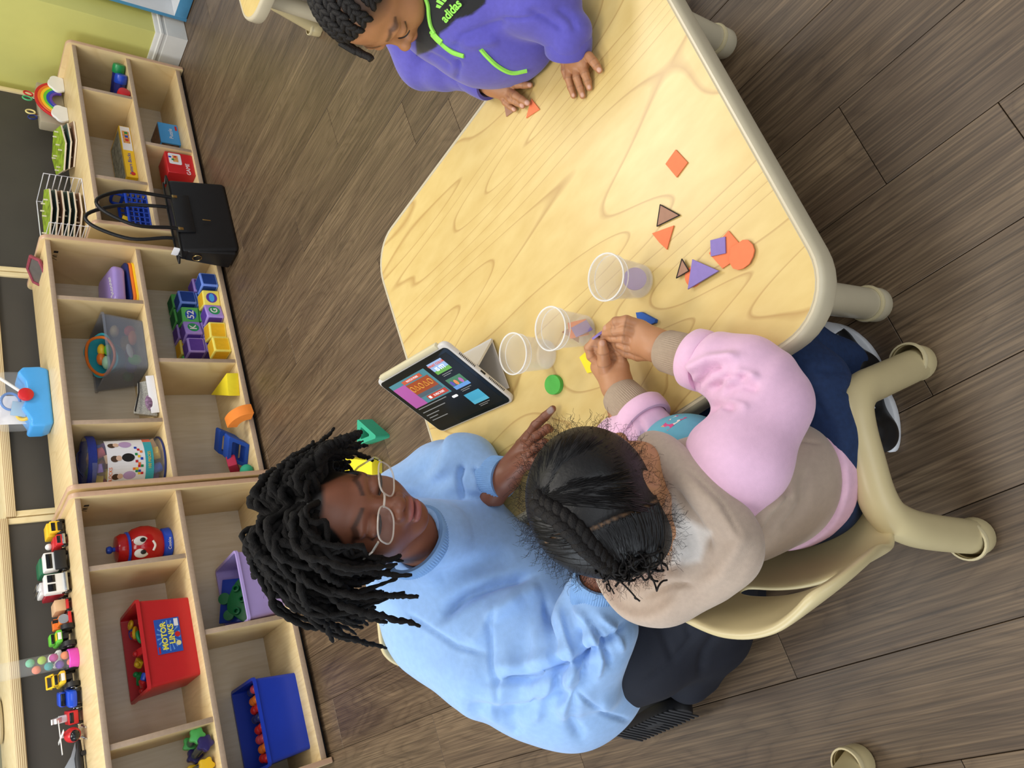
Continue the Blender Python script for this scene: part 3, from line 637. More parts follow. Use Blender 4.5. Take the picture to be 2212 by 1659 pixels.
# --- clear pouch and sheet
t = thing('zip_pouch', 'clear zip pouch with grey mesh leaning at the shelf front', 'pouch', MF(.365, .06, .372), TH)
obj('pouch_film', prism(rpoly([(-.085, 0), (.08, 0), (.07, .055), (.02, .06), (-.06, .085)], .006), .018, .003).rot('X', PI/2-.25), mat('grey_mesh_film', 'a8a69e', .4, var=.35, vscale=260), t); obj('zip', tube([(-.06, -.012, .083), (.02, -.012, .060), (.07, -.01, .054)], .003, 6), P_black, t)
obj('contents', ball(.022, 12, 8).sc(1.6, .4, .8).mv(-.03, -.022, .028), mat('mixed_beads', '8a6a8a', .5, var=.6, vscale=120), t)
tag(obj('paper_sheet', rbox(.165, .0012, .030, .0004).rot('X', -.2), paper, loc=MF(.37, .030, .388), rot=(0, 0, TH)), 'white paper sheet propped in front of the clear pouch', 'paper')
# --- cylinder bag of blocks
t = thing('block_bag', 'clear round zip bag of colourful wooden blocks with a white label', 'bag', MF(.122, .135, .372), TH)
CR = .099
obj('clear_wall', lathe([(CR, .004), (CR+.001, .14), (CR, .255)], 40, False), clear, t)
obj('base_piping', tube([(CR*math.cos(a), CR*math.sin(a), .004) for a in [2*PI*k/40 for k in range(40)]], .004, 6, True), P_navy, t)
obj('zip_band', lathe([(CR+.0005, .235), (CR+.004, .237), (CR+.004, .262), (CR+.0005, .265)], 40, False).rot('Y', .05), mat('navy_zip_cloth', '1d2f86', .6, var=.1, vscale=150), t)
obj('lid', lathe([(CR, .262), (CR*.85, .272), (CR*.3, .276), (0, .276)], 40, False).rot('Y', .06), clear, t)
obj('strap', tube(spl([(-.05, -.03, .276), (-.02, -.04, .292), (.03, -.04, .29), (.05, -.03, .274)], 5), .006, 6, sq=(.4, 1.3)), P_navy, t)
def wrap(a0, a1, z0, z1, off, n=18):
    V = []; Fc = []
    for k in range(n+1):
        a = a0+(a1-a0)*k/n
        for z in (z0, z1): V.append(((CR+off)*math.cos(a), (CR+off)*math.sin(a), z))
    return G(V, [(2*k, 2*k+2, 2*k+3, 2*k+1) for k in range(n)])
fa = -PI/2-.22
printed('label', wrap(fa-.95, fa+.95, .075, .205, .0018), paper, t); printed('label_band', wrap(fa-.95, fa+.75, .046, .075, .0020), P_teal, t); printed('label_corner', wrap(fa+.75, fa+.95, .046, .075, .0020), pl('coral', 'd86a58'), t)
def onwrap(g, a, z, off=.0024):
    V = g.V.copy(); out = np.stack([(CR+off+V[:, 2])*np.cos(a+V[:, 0]/CR), (CR+off+V[:, 2])*np.sin(a+V[:, 0]/CR), z+V[:, 1]], 1); return G(out, g.F)
def disc(rx, ry, n=18): return G([(rx*math.cos(2*PI*k/n), ry*math.sin(2*PI*k/n), 0) for k in range(n)], [tuple(range(n))])
skin_p = mat('print_skin', 'd8b49c', .6); hair_p = mat('print_dark_hair', '4a3526', .6)
for ax, zc, bc in ((-.62, .165, pl('print_lilac', 'b79ac8')), (.05, .168, P_black), (.62, .172, pl('print_lilac', 'b79ac8'))):
    printed('label_figure', onwrap(disc(.012, .014), fa+ax, zc+.012), hair_p, t); printed('label_figure', onwrap(disc(.010, .010), fa+ax+.02, zc-.002, .0027), skin_p, t); printed('label_figure', onwrap(disc(.016, .022), fa+ax+.03, zc-.034), bc, t)
for k in range(16): printed('label_block', onwrap(rbox(.009, .009, .0002, 0), fa-.55+.09*(k % 12)+.02, .088+.010*(k//12)+.009*((k*7) % 3), .003), (P_red, P_blue, P_yel, P_green, P_orange)[k % 5], t)
printed('lettering', onwrap(text_g('BLOCKS', .016), fa-.55, .195, .0028), P_orange, t); printed('lettering', onwrap(text_g('100 PIECES', .014), fa-.05, .060, .0030), P_yel, t)
wood_cols = [('natural wood', P_tan), ('purple', pl('block_purple', '7a5cb0')), ('green', pl('block_green', '4a9a58')), ('pink', pl('block_pink', 'd86a7e')), ('blue', pl('block_blue', '2a5cc0')), ('yellow', pl('block_yellow', 'e2c450')), ('salmon', pl('block_salmon', 'e0907a'))]
br = random.Random(3); bg = {}
for lev in range(6):
    for k in range(7):
        nm, m_ = wood_cols[(lev*3+k*2+br.randint(0, 1)) % 7]; a = 2*PI*k/7+lev*.4; rr = .066
        p = MF(.122, .135, .372)+Vector((rr*math.cos(a), rr*math.sin(a), .030+.039*lev))
        if nm not in bg:
            kind = len(bg) % 3; o = obj('wooden_block', rbox(.046, .032, .030, .002) if kind == 0 else lathe([(0, -.02), (.018, -.02), (.019, -.018), (.019, .018), (.018, .02), (0, .02)], 16, False) if kind == 1 else rbox(.034, .034, .034, .002), m_); bg[nm] = o
            tag(o, nm+' toy block inside the clear round zip bag', 'block', 'blocks in the clear round bag')
        else: o = bg[nm].copy(); COL.objects.link(o)
        o.location = p; o.rotation_euler = (br.uniform(-.5, .5), br.uniform(-.5, .5), a+br.uniform(-.4, .4))
# --- alphabet cubes
CS = .073
cube_mesh = {}
def cube_geo(): return rbox(CS, CS, CS, .006, 3)
pats = {'lavender': ('a78fe0', '5a3aa0'), 'green': ('5cb860', '136b40'), 'blue': ('6f8fe6', '163c8c'), 'yellow': ('efe06a', 'e8b418')}
def cube(label, colr, s, d, z, rz=0, letter=None, lc=None, face='front', cat='toy cube'):
    light, deep = pats[colr]; ml = mat('cube_cloth_'+colr, light, .75, var=.04, vscale=80, bump=.15, bscale=700); md = mat('cube_panel_'+colr, deep, .75, var=.05, vscale=80)
    t = thing('alphabet_cube', label, cat, MF(s, d, z-CS/2), TH+rz, 'soft alphabet cubes')
    if colr not in cube_mesh: cube_mesh[colr] = obj('cube_body', cube_geo().mv(0, 0, CS/2), ml, t).data
    else: o = bpy.data.objects.new('cube_body', cube_mesh[colr]); COL.objects.link(o); o.parent = t
    pn = prism(rpoly([(-.029, -.029), (.029, -.029), (.029, .029), (-.029, .029)], .004), .0008)
    fr = pn.cp().rot('X', PI/2).mv(0, -CS/2+.0004, CS/2); tp = pn.cp().mv(0, 0, CS-.0004); lf = pn.cp().rot('Y', -PI/2).mv(-CS/2+.0004, 0, CS/2)
    if letter is None or face != 'front': obj('plain_panel', fr, md, t, ang=0)
    if face != 'top': obj('plain_panel', tp, md, t, ang=0)
    obj('plain_panel', lf, md, t, ang=0)
    if letter:
        dk = G([(.024*math.cos(2*PI*k/24), .024*math.sin(2*PI*k/24), 0) for k in range(24)], [tuple(range(24))]); tx = text_g(letter, .04, .0003, bold=.001) if letter != 'ball' else G([(.02*math.cos(2*PI*k/12), .012*math.sin(2*PI*k/12), 0) for k in range(12)], [tuple(range(12))])
        if face == 'front': dk = dk.rot('X', PI/2).mv(0, -CS/2-.0004, CS/2); tx = tx.rot('X', PI/2).mv(0, -CS/2-.0009, CS/2)
        else: dk = dk.mv(0, 0, CS+.0005); tx = tx.mv(0, 0, CS+.001)
        obj('letter_disc', dk, lc, t, ang=0); obj('letter', tx, P_white if letter != 'ball' else P_sky, t, ang=0)
b0 = .041+CS/2
cube('soft blue cube at the right end of the front row', 'blue', .935, .058, b0, .12)
cube('soft yellow cube with a beach ball picture in the front row', 'yellow', .854, .07, b0, -.15, 'ball', P_purple)
cube('soft lavender cube showing the letter G', 'lavender', .773, .068, b0, .22, 'G', pl('disc_green', '2a9a60'))
cube('plain soft yellow cube in the front row next to the letter G cube', 'yellow', .69, .07, b0, -.2)
cube('soft yellow cube at the left end of the front row by the divider', 'yellow', .605, .06, b0, .03)
b1 = b0+CS+.001
for k, (cc, s) in enumerate((('lavender', .97), ('blue', .893), ('green', .815), ('lavender', .737), ('lavender', .659))): cube('soft %s cube hidden low in the second row%s' % (cc, ['', ' beside it', ' in the middle', ' below the letter K', ' at the divider'][k]), cc, s, .152, b0, random.uniform(-.06, .06))
cube('soft blue cube stacked behind the beach ball cube', 'blue', .893, .146, b1, .15)
cube('soft green cube showing 52 on a blue square', 'green', .812, .148, b1, -.18, '52', P_blue)
cube('soft lavender cube showing the letter K', 'lavender', .732, .146, b1, .2, 'K', pl('disc_green', '2a9a60'))
cube('plain soft lavender cube stacked left of the letter K', 'lavender', .650, .146, b1, .02)
for k, (cc, s) in enumerate((('green', .93), ('green', .85), ('lavender', .77), ('yellow', .69), ('green', .61))):
    cube('soft %s cube at the back bottom, %s from the right' % (cc, ['first', 'second', 'third', 'fourth', 'fifth'][k]), cc, s, .238, b0, random.uniform(-.05, .05))
    cube('soft %s cube at the back top, %s from the right' % (cc, ['first', 'second', 'third', 'fourth', 'fifth'][k]), cc, s+.005, .236, b1, random.uniform(-.1, .1), ['A', None, None, None, None][k], P_orange)
# --- foam shapes in the lower left compartment
foam = lambda n, c: mat('foam_'+n, c, .7, var=.03, vscale=60, bump=.12, bscale=500)
F_yel = foam('yellow', 'f0dc2a'); F_or = foam('orange', 'ef8a34'); F_blue = foam('blue', '2050b4'); F_red = foam('crimson', 'bc2c50'); F_teal = foam('teal', '34ac88')
w3 = [atz(489, 806, .091), atz(493, 855, .091), atz(455, 853, .091)]; wc = sum(w3, Vector())/3
tag(obj('foam_wedge', prism([((p-wc).x, (p-wc).y) for p in w3], .05, .003), F_yel, loc=(wc.x, wc.y, .041)), 'bright yellow foam wedge against the divider', 'foam block', 'foam shapes')
tag(obj('foam_arch', arc(.045, .085, .05, 0, PI/2*1.02, 12).rot('Z', -PI/2), F_or, loc=MF(.255, .03, .041), rot=(0, 0, TH+.25)), 'orange foam arch piece beside the blue foam frame', 'foam block', 'foam shapes')
def foam_frame(label, m_, w, sh, h, th, hole, loc, rot):
    """open parallelogram frame standing on edge"""
    def ring(k): return [(-w/2*k-sh*k/2, -h/2*k), (w/2*k-sh*k/2, -h/2*k), (w/2*k+sh*k/2, h/2*k), (-w/2*k+sh*k/2, h/2*k)]
    a = rpoly(ring(1), .006, 3); b = rpoly(ring(hole), .004, 3); n = len(a); V = [(x, y, z) for z in (0, th) for x, y in a]+[(x, y, z) for z in (0, th) for x, y in b]; Fc = []
    for i in range(n):
        j = (i+1) % n; Fc += [(i, j, n+j, n+i), (2*n+j, 2*n+i, 3*n+i, 3*n+j), (i, 2*n+i, 2*n+j, j), (n+i, n+j, 3*n+j, 3*n+i)]
    return tag(obj('hollow_foam_block', G(V, Fc), m_, loc=loc, rot=rot), label, 'foam block', 'foam shapes')
foam_frame('blue hollow foam parallelogram standing in front', F_blue, .10, .04, .085, .055, .68, MF(.15, .10, .085), (PI/2, 0, TH-.75))
foam_frame('second blue hollow foam parallelogram behind the first', F_blue, .10, .04, .085, .05, .68, MF(.215, .18, .085), (PI/2, 0, TH-.75))
tag(obj('foam_bar', rbox(.05, .14, .036, .004).rot('X', -.45), F_red, loc=MF(.075, .135, .085), rot=(0, 0, TH+.15)), 'crimson foam bar leaning on the side panel', 'foam block', 'foam shapes')
tag(obj('foam_ball', ball(.026, 16, 10), F_teal, loc=MF(.03, .06, .067)), 'small teal foam ball behind the side panel edge', 'foam block', 'foam shapes')
# --- toy doctor kit
t = thing('doctor_kit', 'blue toy doctor kit with clear lid and red handle on the middle shelf top', 'toy case', MF(.452, .235, .705), TH)
wav = [(-.118, 0), (.118, 0), (.128, .03), (.125, .085), (.10, .105), (.06, .082), (0, .078), (-.05, .10), (-.10, .075), (-.128, .08), (-.128, .03)]
obj('case_base', prism(rpoly(wav, .015, 4), .105, .010, 3).rot('X', PI/2).mv(0, .055, .0), P_sky, t)
obj('clear_lid', rbox(.236, .095, .13, .038, 5, True).mv(0, .0, .055), clear, t)
obj('latch', lathe([(0, 0), (.026, 0), (.026, .008), (.02, .012), (0, .012)], 24, False).rot('X', PI/2).mv(.0, -.054, .085), P_red, t)
obj('handle', tube(spl([(-.07, 0, .18), (-.06, 0, .205), (0, 0, .212), (.06, 0, .205), (.07, 0, .18)], 5), .009, 8), P_red, t)
obj('stethoscope', tube([(-.01+.035*math.cos(a), -.02, .13+.03*math.sin(a)) for a in [2*PI*k/24 for k in range(24)]], .005, 8, True), pl('steth_blue', '4a80c8'), t)
obj('syringe', tube([(.03, -.03, .10), (.085, -.03, .16)], .006, 8), P_white, t); obj('arm_cuff', tube([(-.06+.025*math.cos(a), -.02+.01*math.sin(a), .09+.02*math.sin(a)) for a in [2*PI*k/20 for k in range(20)]], .008, 8, True), P_yel, t); obj('card', bx(-.09, .03, .01, .012, .07, .165), paper, t); obj('card', bx(-.10, -.04, -.036, -.034, .07, .12).rot('Y', .2), pl('pale_blue', '9ac0e0'), t)
t = thing('hex_frame', 'small pink and maroon hexagon frame leaning on the side panel', 'frame', MF(1.0, .145, .712), 0, None, (0, math.radians(-28), TH))
hx = [(.0, .075), (.048, .04), (.048, -.04), (0, -.075), (-.048, -.04), (-.048, .04)]
obj('frame_ring', tube([(x, y, .006) for x, y in hx], .008, 6, True), mat('maroon_pink', '8a3a48', .5, var=.2, vscale=30), t); obj('glass', prism([(x*.92, y*.92) for x, y in hx], .003).mv(0, 0, .004), mat('dull_mirror', '6a625c', .2, .4, var=.1), t)
# ================================================================== left shelf
def LT(name, label, cat, s, d, z, rz=0, group=None): return thing(name, label, cat, LF(s, d, z), TH2+rz, group)
# --- red jar toy
t = LT('toy_jar', 'shiny red toy jar with cartoon eyes and a blue knob', 'toy jar', -.145, .165, .372, -.35)
P_rg = pl('red_gloss', 'b8161c', .12); P_bg = pl('blue_gloss', '2450d0', .15)
obj('jar_body', lathe([(.048, .03), (.062, .045), (.073, .075), (.074, .10), (.066, .13), (.052, .148)], 40, False), P_rg, t)
obj('jar_base', lathe([(0, 0), (.054, 0), (.058, .004), (.056, .028), (.05, .033)], 40, False), P_bg, t); obj('lid_ring', lathe([(.050, .144), (.058, .147), (.058, .153), (.05, .156)], 40, False), P_bg, t)
obj('lid', lathe([(.053, .154), (.054, .170), (.046, .186), (.02, .190), (0, .190)], 40, False), P_rg, t); obj('knob', lathe([(.008, .188), (.008, .198), (.013, .203), (.014, .209), (.011, .217), (0, .220)], 20, False), P_bg, t)
for x in (-.022, .022):
    e = obj('eye', ball(.02, 18, 10).sc(.85, .3, 1.25).mv(x, -.066, .117), P_white, t); obj('pupil', ball(.009, 12, 8).sc(.9, .4, 1.1).mv(x+.003, -.0725, .112), P_black, e)
obj('smile', tube(spl([(-.018, -.0725, .078), (0, -.0745, .071), (.018, -.0725, .078)], 6), .004, 8), P_white, t); obj('lettering', text_g('Cookie', .015).rot('X', PI/2).mv(0, -.0585, .015), P_white, t, ang=0)
# --- bins
def big_bin(label, s0, s1, d0, z, h, m_, rz=0, dep=.235, lean=.03):
    w = s1-s0; t = LT('storage_bin', label, 'bin', (s0+s1)/2, d0+dep/2, z, rz)
    obj('bin_shell', bin_g(w-.02, dep-.045, h, w, dep, .004, .012, .010), m_, t)
    for x in (-w*.32, w*.32): obj('rib', bx(x-.0025, x+.0025, -.003, .003, h*.62, h-.012, .001).rot('X', .0).mv(0, -dep/2+.012, 0), m_, t)
    return t, w
t, w = big_bin('red plastic bin with a blue label reading MOTOR LINKS', -.672, -.378, .035, .372, .178, pl('bin_red', 'c4242a', .38))
lf = frame_m((.012, -.1085, .088), (1, 0, 0), (0, -.134, 1))
def onlab(g, x, y, z): return g.mv(x, y, z).tr(lf)
printed('label', onlab(rbox(.118, .085, .0012, 0), 0, 0, 0), pl('label_blue', '2a58b8', .3), t)
for k in range(18):
    a = 2*PI*k/18; r0, r1 = .014, .041; printed('label_ray', onlab(G([(r0*math.cos(a), r0*math.sin(a), 0), (r1*1.3*math.cos(a-.06), r1*.98*math.sin(a-.06), 0), (r1*1.3*math.cos(a+.06), r1*.98*math.sin(a+.06), 0)], [(0, 1, 2)]), 0, 0, .0009), pl('label_pale_blue', '6a9ae0', .3), t)
printed('lettering', onlab(text_g('MOTOR', .026, bold=.0008), .0, .014, .0016)+onlab(text_g('LINKS', .026, bold=.0008), .004, -.011, .0016), pl('label_yellow', 'f2e85a'), t)
printed('barcode', onlab(rbox(.026, .014, .0004, 0), .042, -.031, .0010), paper, t); printed('badge', onlab(disc(.0095, .0095), .0, -.031, .0012), P_red, t); printed('badge', onlab(disc(.0085, .0085), -.03, -.031, .0012), pl('label_cream', 'e8dca0'), t); printed('badge', onlab(rbox(.022, .006, .0004, 0), -.046, .036, .001), P_red, t)
lr = random.Random(5); lnk = {}
for k in range(34):
    nm, m_ = (('red', P_red), ('yellow', P_yel), ('green', P_green), ('blue', P_blue))[(k*5+k//4) % 4]; shape = k % 2
    if (nm, shape) not in lnk:
        o = obj('motor_link', (tube([(.018*math.cos(a), .012*math.sin(a), 0) for a in [2*PI*j/16 for j in range(16)]], .006, 8, True) if shape else rbox(.042, .026, .018, .005, 2)+ball(.010, 10, 6, (.018, 0, .010))), m_); lnk[(nm, shape)] = o
        tag(o, nm+(' ring shaped link' if shape else ' blocky car shaped link')+' in the red bin', 'toy link', 'motor links in the red bin')
    else: o = lnk[(nm, shape)].copy(); COL.objects.link(o)
    lv = k//12; o.location = LF(-.525+lr.uniform(-.115, .115), .155+lr.uniform(-.07, .075), .372+.085+.036*lv); o.rotation_euler = (lr.uniform(-.8, .8), lr.uniform(-.8, .8), lr.uniform(0, 6))
t, w = big_bin('blue plastic bin of red and blue beads', -1.012, -.722, .045, .041, .165, pl('bin_blue', '1a3ec0', .35))
bd = {}; lr = random.Random(8)
for k in range(64):
    nm, m_ = (('red', P_red), ('red', P_red), ('rose', pl('bead_rose', 'c84858')), ('dark blue', P_navy), ('orange', P_orange))[(k*3+k//7) % 5]
    if nm not in bd: o = bd[nm] = obj('bead', ball(.0165, 16, 10), m_); tag(o, nm+' round bead in the blue bin', 'bead', 'beads in the blue bin')
    else: o = bd[nm].copy(); COL.objects.link(o)
    lv = k//24; i = k % 24; o.location = LF(-.867+(-.115+.0329*(i % 8))+lr.uniform(-.004, .004), .165+(-.045+.034*(i//8))+lr.uniform(-.004, .004), .112+.031*lv+lr.uniform(0, .004))
t, w = big_bin('lavender plastic bin behind the adult\'s hair', -.520, -.262, .01, .041, .155, pl('bin_lavender', 'b8a4e4', .4))
t = thing('foam_board', 'dark green pegged board with round ears in the lavender bin', 'toy board', LF(-.42, .13, .150), 0, None, (.95, .1, TH2))
g = prism([(.075*math.cos(a)*(1+.12*math.cos(4*a)), .06*math.sin(a)*(1+.1*math.cos(3*a))) for a in [2*PI*k/40 for k in range(40)]], .014, .003); dgreen = pl('deep_green', '0f6a3a', .4); obj('board', g, dgreen, t)
for x, y in ((0, 0), (.045, .02), (-.04, .025), (.04, -.03), (-.045, -.02)): obj('peg', lathe([(.006, .014), (.014, .014), (.013, .028), (.008, .030), (.006, .026)], 16, False).mv(x, y, 0), dgreen, t)
obj('ear', lathe([(0, 0), (.022, 0), (.022, .012), (0, .012)], 18, False).mv(.02, .07, .001), dgreen, t); obj('ear', lathe([(0, 0), (.02, 0), (.02, .012), (0, .012)], 18, False).mv(-.045, .058, .001), dgreen, t)
tag(obj('flat_toy', rbox(.17, .10, .010, .003).rot('X', 1.0), P_blue, loc=LF(-.40, .19, .165), rot=(0, .25, TH2)), 'flat blue panel leaning in the lavender bin', 'toy panel')
# --- flower ended shakers
def shaker(label, a, b, capm, tubem):
    a, b = Vector(a), Vector(b); t = thing('rain_shaker', label, 'shaker', a.lerp(b, .5), 0, 'flower ended shakers'); dr = (b-a).normalized()
    wobj('tube_wall', tube([a, b], .0145, 18), tubem, t)
    fl_ = prism([(.024*(1+.14*math.cos(5*q))*math.cos(q), .024*(1+.14*math.cos(5*q))*math.sin(q)) for q in [2*PI*k/50 for k in range(50)]], .022, .003)
    for p, sg in ((a, -1), (b, 1)): wobj('flower_cap', fl_.cp().mv(0, 0, -.011).tr(frame_m(p, dr.orthogonal(), dr.cross(dr.orthogonal()))), capm, t)
tubem = mat('smoked_tube', '5a6468', .2, trans=.3, var=.2, vscale=90)
shaker('shaker with light green flower ends by the divider', LF(-.853, .075, .411), LF(-.862, .195, .400), pl('leaf_green', '5cc86a'), tubem)
shaker('shaker with dark purple flower ends in the middle', LF(-.886, .040, .400), LF(-.905, .170, .400), pl('plum', '2e2860'), tubem)
shaker('shaker with yellow flower ends nearest the side panel', LF(-.952, .065, .400), LF(-.950, .200, .400), P_yel, tubem)
# --- toy vehicles on top
ZT = .705
def wheels(t, xs, y, r, wd, m_=None):
    for x in xs:
        for sy in (-1, 1):
            w_ = obj('wheel', tube([(x, sy*y-wd/2, r), (x, sy*y-wd/2+.001, r), (x, sy*y+wd/2-.001, r), (x, sy*y+wd/2, r)], [r*.8, r, r, r*.8], 18), m_ or P_black, t)
            obj('hub', tube([(x, sy*y+sy*wd/2, r), (x, sy*y+sy*(wd/2+.0015), r)], r*.45, 12), P_silver, w_)
VG = 'toy vehicles lined up on the shelf top'
# local x forward axis of each vehicle; parked nose towards the room
def veh(label, s, d, rz=-PI/2): return LT('toy_vehicle', label, 'toy vehicle', s, d, ZT, rz, VG)
t = veh('yellow toy dump truck at the end by the side panel', -.026, .225); part_box('dump_bed', -.045, .012, -.026, .026, .028, .055, P_yel, t, .004); part_box('cab', .014, .04, -.022, .022, .014, .05, P_yel, t, .004); part_box('window', .022, .041, -.016, .016, .032, .046, glassd, t); part_box('chassis', -.045, .045, -.016, .016, .010, .026, P_black, t); wheels(t, (-.026, .027), .022, .014, .01)
t = veh('small red toy fire truck with white lamp', -.082, .205); part_box('body', -.04, .018, -.019, .019, .014, .042, P_red, t, .003); part_box('cab', .016, .042, -.019, .019, .014, .038, P_red, t, .004); part_box('window', .026, .0428, -.014, .014, .024, .036, glassd, t); part_box('bumper', .04, .046, -.019, .019, .010, .020, P_silver, t); obj('lamp', ball(.012, 12, 8, (-.03, 0, .05)), P_white, t); wheels(t, (-.024, .024), .018, .010, .008)
t = veh('white and green toy garbage truck', -.150, .235); part_box('hopper', -.075, .008, -.032, .032, .022, .085, pl('truck_green', '1f6a48'), t, .01); part_box('cab', .010, .05, -.033, .033, .030, .078, P_white, t, .006); part_box('window', .040, .0508, -.027, .027, .052, .072, glassd, t); part_box('front_grille', .044, .060, -.034, .034, .010, .046, P_black, t, .004); part_box('chassis', -.07, .045, -.02, .02, .012, .024, P_black, t); wheels(t, (-.045, .035), .028, .016, .012)
t = veh('white and red toy fire engine with square windows', -.230, .240); part_box('body', -.07, .03, -.032, .032, .016, .075, pl('engine_red', 'a01c2c'), t, .004); part_box('cab', .02, .058, -.033, .033, .014, .082, P_white, t, .004); part_box('window', .0585, .0592, -.029, -.003, .05, .074, glassd, t, .0003); part_box('window', .0585, .0592, .003, .029, .05, .074, glassd, t, .0003); part_box('roof_gear', -.06, .01, -.022, .022, .075, .090, P_white, t, .003); part_box('bumper', .056, .064, -.033, .033, .012, .024, P_silver, t); wheels(t, (-.04, .035), .029, .015, .010); obj('ladder', tube([(-.07, -.012, .096), (.02, -.012, .098)], .003, 6)+tube([(-.07, .012, .096), (.02, .012, .098)], .003, 6), P_silver, t)
t = veh('bare wood toy wagon with red underframe', -.300, .255); part_box('wood_load', -.04, .035, -.020, .020, .018, .052, P_tan, t, .002); part_box('underframe', -.042, .04, -.017, .017, .010, .018, P_red, t); wheels(t, (-.025, .025), .018, .011, .008)
t = veh('orange and red toy train engine', -.352, .250); part_box('boiler', -.02, .04, -.017, .017, .014, .046, P_orange, t, .008); part_box('cab', -.045, -.018, -.019, .019, .014, .055, P_orange, t, .003); obj('front_plate', lathe([(0, 0), (.016, 0), (.016, .003), (0, .003)], 22, False).rot('Y', PI/2).mv(.040, 0, .032), P_grey, t); part_box('buffer_beam', .038, .047, -.022, .022, .008, .018, P_red, t); obj('funnel', lathe([(.006, .044), (.006, .06), (.008, .062)], 12).mv(.022, 0, 0), P_black, t); wheels(t, (-.03, 0, .026), .018, .011, .007)
def monster(label, s, d, m1, m2, sc_=1):
    t = veh(label, s, d); part_box('body', -.045, .045, -.022, .022, .040, .058, m1, t, .006); part_box('cabin', -.025, .015, -.019, .019, .056, .074, m1, t, .006); part_box('window', -.02, .0165, -.016, .016, .060, .070, glassd, t); part_box('stripe', .018, .046, -.012, .012, .0575, .0588, m2, t, .0003); part_box('axle_frame', -.035, .035, -.010, .010, .02, .042, P_black, t); wheels(t, (-.031, .031), .029, .021, .018); part_box('number_plate', .0448, .0456, -.012, .012, .044, .055, P_white, t, .0002); return t
monster('green toy monster truck with big black tyres', -.408, .250, P_lime, P_yel)
monster('black and white toy police monster truck', -.466, .290, P_white, P_black)
t = monster('yellow toy monster buggy with roll cage', -.542, .262, P_yel, P_silver); obj('roll_cage', tube([(-.02, -.02, .074), (-.01, -.02, .09), (-.01, .02, .09), (-.02, .02, .074)], .003, 6)+tube([(.015, -.02, .072), (-.01, -.02, .09)], .003, 6)+tube([(.015, .02, .072), (-.01, .02, .09)], .003, 6), P_yel, t)
t = veh('blue toy car with dark windows', -.606, .262, -PI/2-.3); part_box('body', -.055, .055, -.028, .028, .014, .042, P_bg, t, .010); part_box('cabin', -.038, .018, -.024, .024, .040, .062, P_bg, t, .008); part_box('windscreen', .010, .0195, -.020, .020, .044, .058, glassd, t); part_box('rear_window', -.0395, -.03, -.02, .02, .044, .058, glassd, t); wheels(t, (-.034, .034), .026, .013, .010)
t = veh('red toy crane truck with a white boom', -.668, .270, -PI/2-.2); part_box('body', -.05, .01, -.022, .022, .014, .040, P_red, t, .003); part_box('cab', .012, .042, -.022, .022, .014, .044, P_red, t, .004); part_box('window', .03, .0428, -.017, .017, .028, .041, glassd, t); wheels(t, (-.03, .026), .020, .012, .009)
obj('boom', bx(-.05, .035, -.008, .008, 0, .007, .001).rot('Y', -.5).mv(0, 0, .06)+bx(-.05, .035, -.0085, .0085, .010, .014, .001).rot('Y', -.5).mv(-.005, 0, .062), P_white, t); obj('boom_base', lathe([(.012, .04), (.012, .062), (0, .062)], 14, False).mv(-.02, 0, 0), P_white, t)
t = LT('toy_helicopter', 'red toy helicopter with white rotor', 'toy vehicle', -.727, .235, ZT, -PI/2-.3, VG); obj('cabin', ball(.026, 18, 12).sc(1.3, .9, .95).mv(.008, 0, .038), P_red, t); obj('cockpit_glass', ball(.022, 16, 10).sc(1.0, .85, .8).mv(.024, 0, .036), glassd, t); obj('tail_boom', tube([(-.02, 0, .042), (-.075, 0, .050)], [.010, .005], 10), P_red, t); obj('skid', tube([(-.025, -.018, .004), (.035, -.018, .004)], .003, 6)+tube([(-.025, .018, .004), (.035, .018, .004)], .003, 6)+tube([(0, -.018, .004), (0, -.01, .02)], .002, 6)+tube([(0, .018, .004), (0, .01, .02)], .002, 6), P_silver, t)
obj('rotor_blade', bx(-.055, .055, -.005, .005, .068, .070, .0006).rot('Z', .5), P_white, t); obj('rotor_blade', bx(-.055, .055, -.005, .005, .0702, .0722, .0006).rot('Z', 2.0), P_white, t); obj('mast', tube([(0, 0, .055), (0, 0, .072)], .004, 8), P_white, t)
t = LT('toy_glider', 'grey toy aircraft with a slotted fin at the far end', 'toy vehicle', -.84, .265, ZT, 0, VG); obj('fuselage', tube([(-.10, 0, .018), (-.05, 0, .020), (.04, 0, .020), (.095, 0, .014)], [.006, .013, .014, .005], 12), P_black, t)
obj('fin', prism([(-.11, 0), (.09, 0), (.05, .016), (.01, .045), (-.02, .048), (-.045, .018), (-.11, .010)], .005, .001).rot('X', PI/2).mv(0, .0025, .026), P_grey, t); obj('fin_slot', prism([(-.018, .014), (.004, .016), (-.004, .034)], .0056).rot('X', PI/2).mv(0, .0028, .026), mat('dark_maroon', '4a2a2c', .5), t)
for x in (-.05, .05): obj('wheel', tube([(x, -.018, .008), (x, .018, .008)], .008, 12), P_black, t)
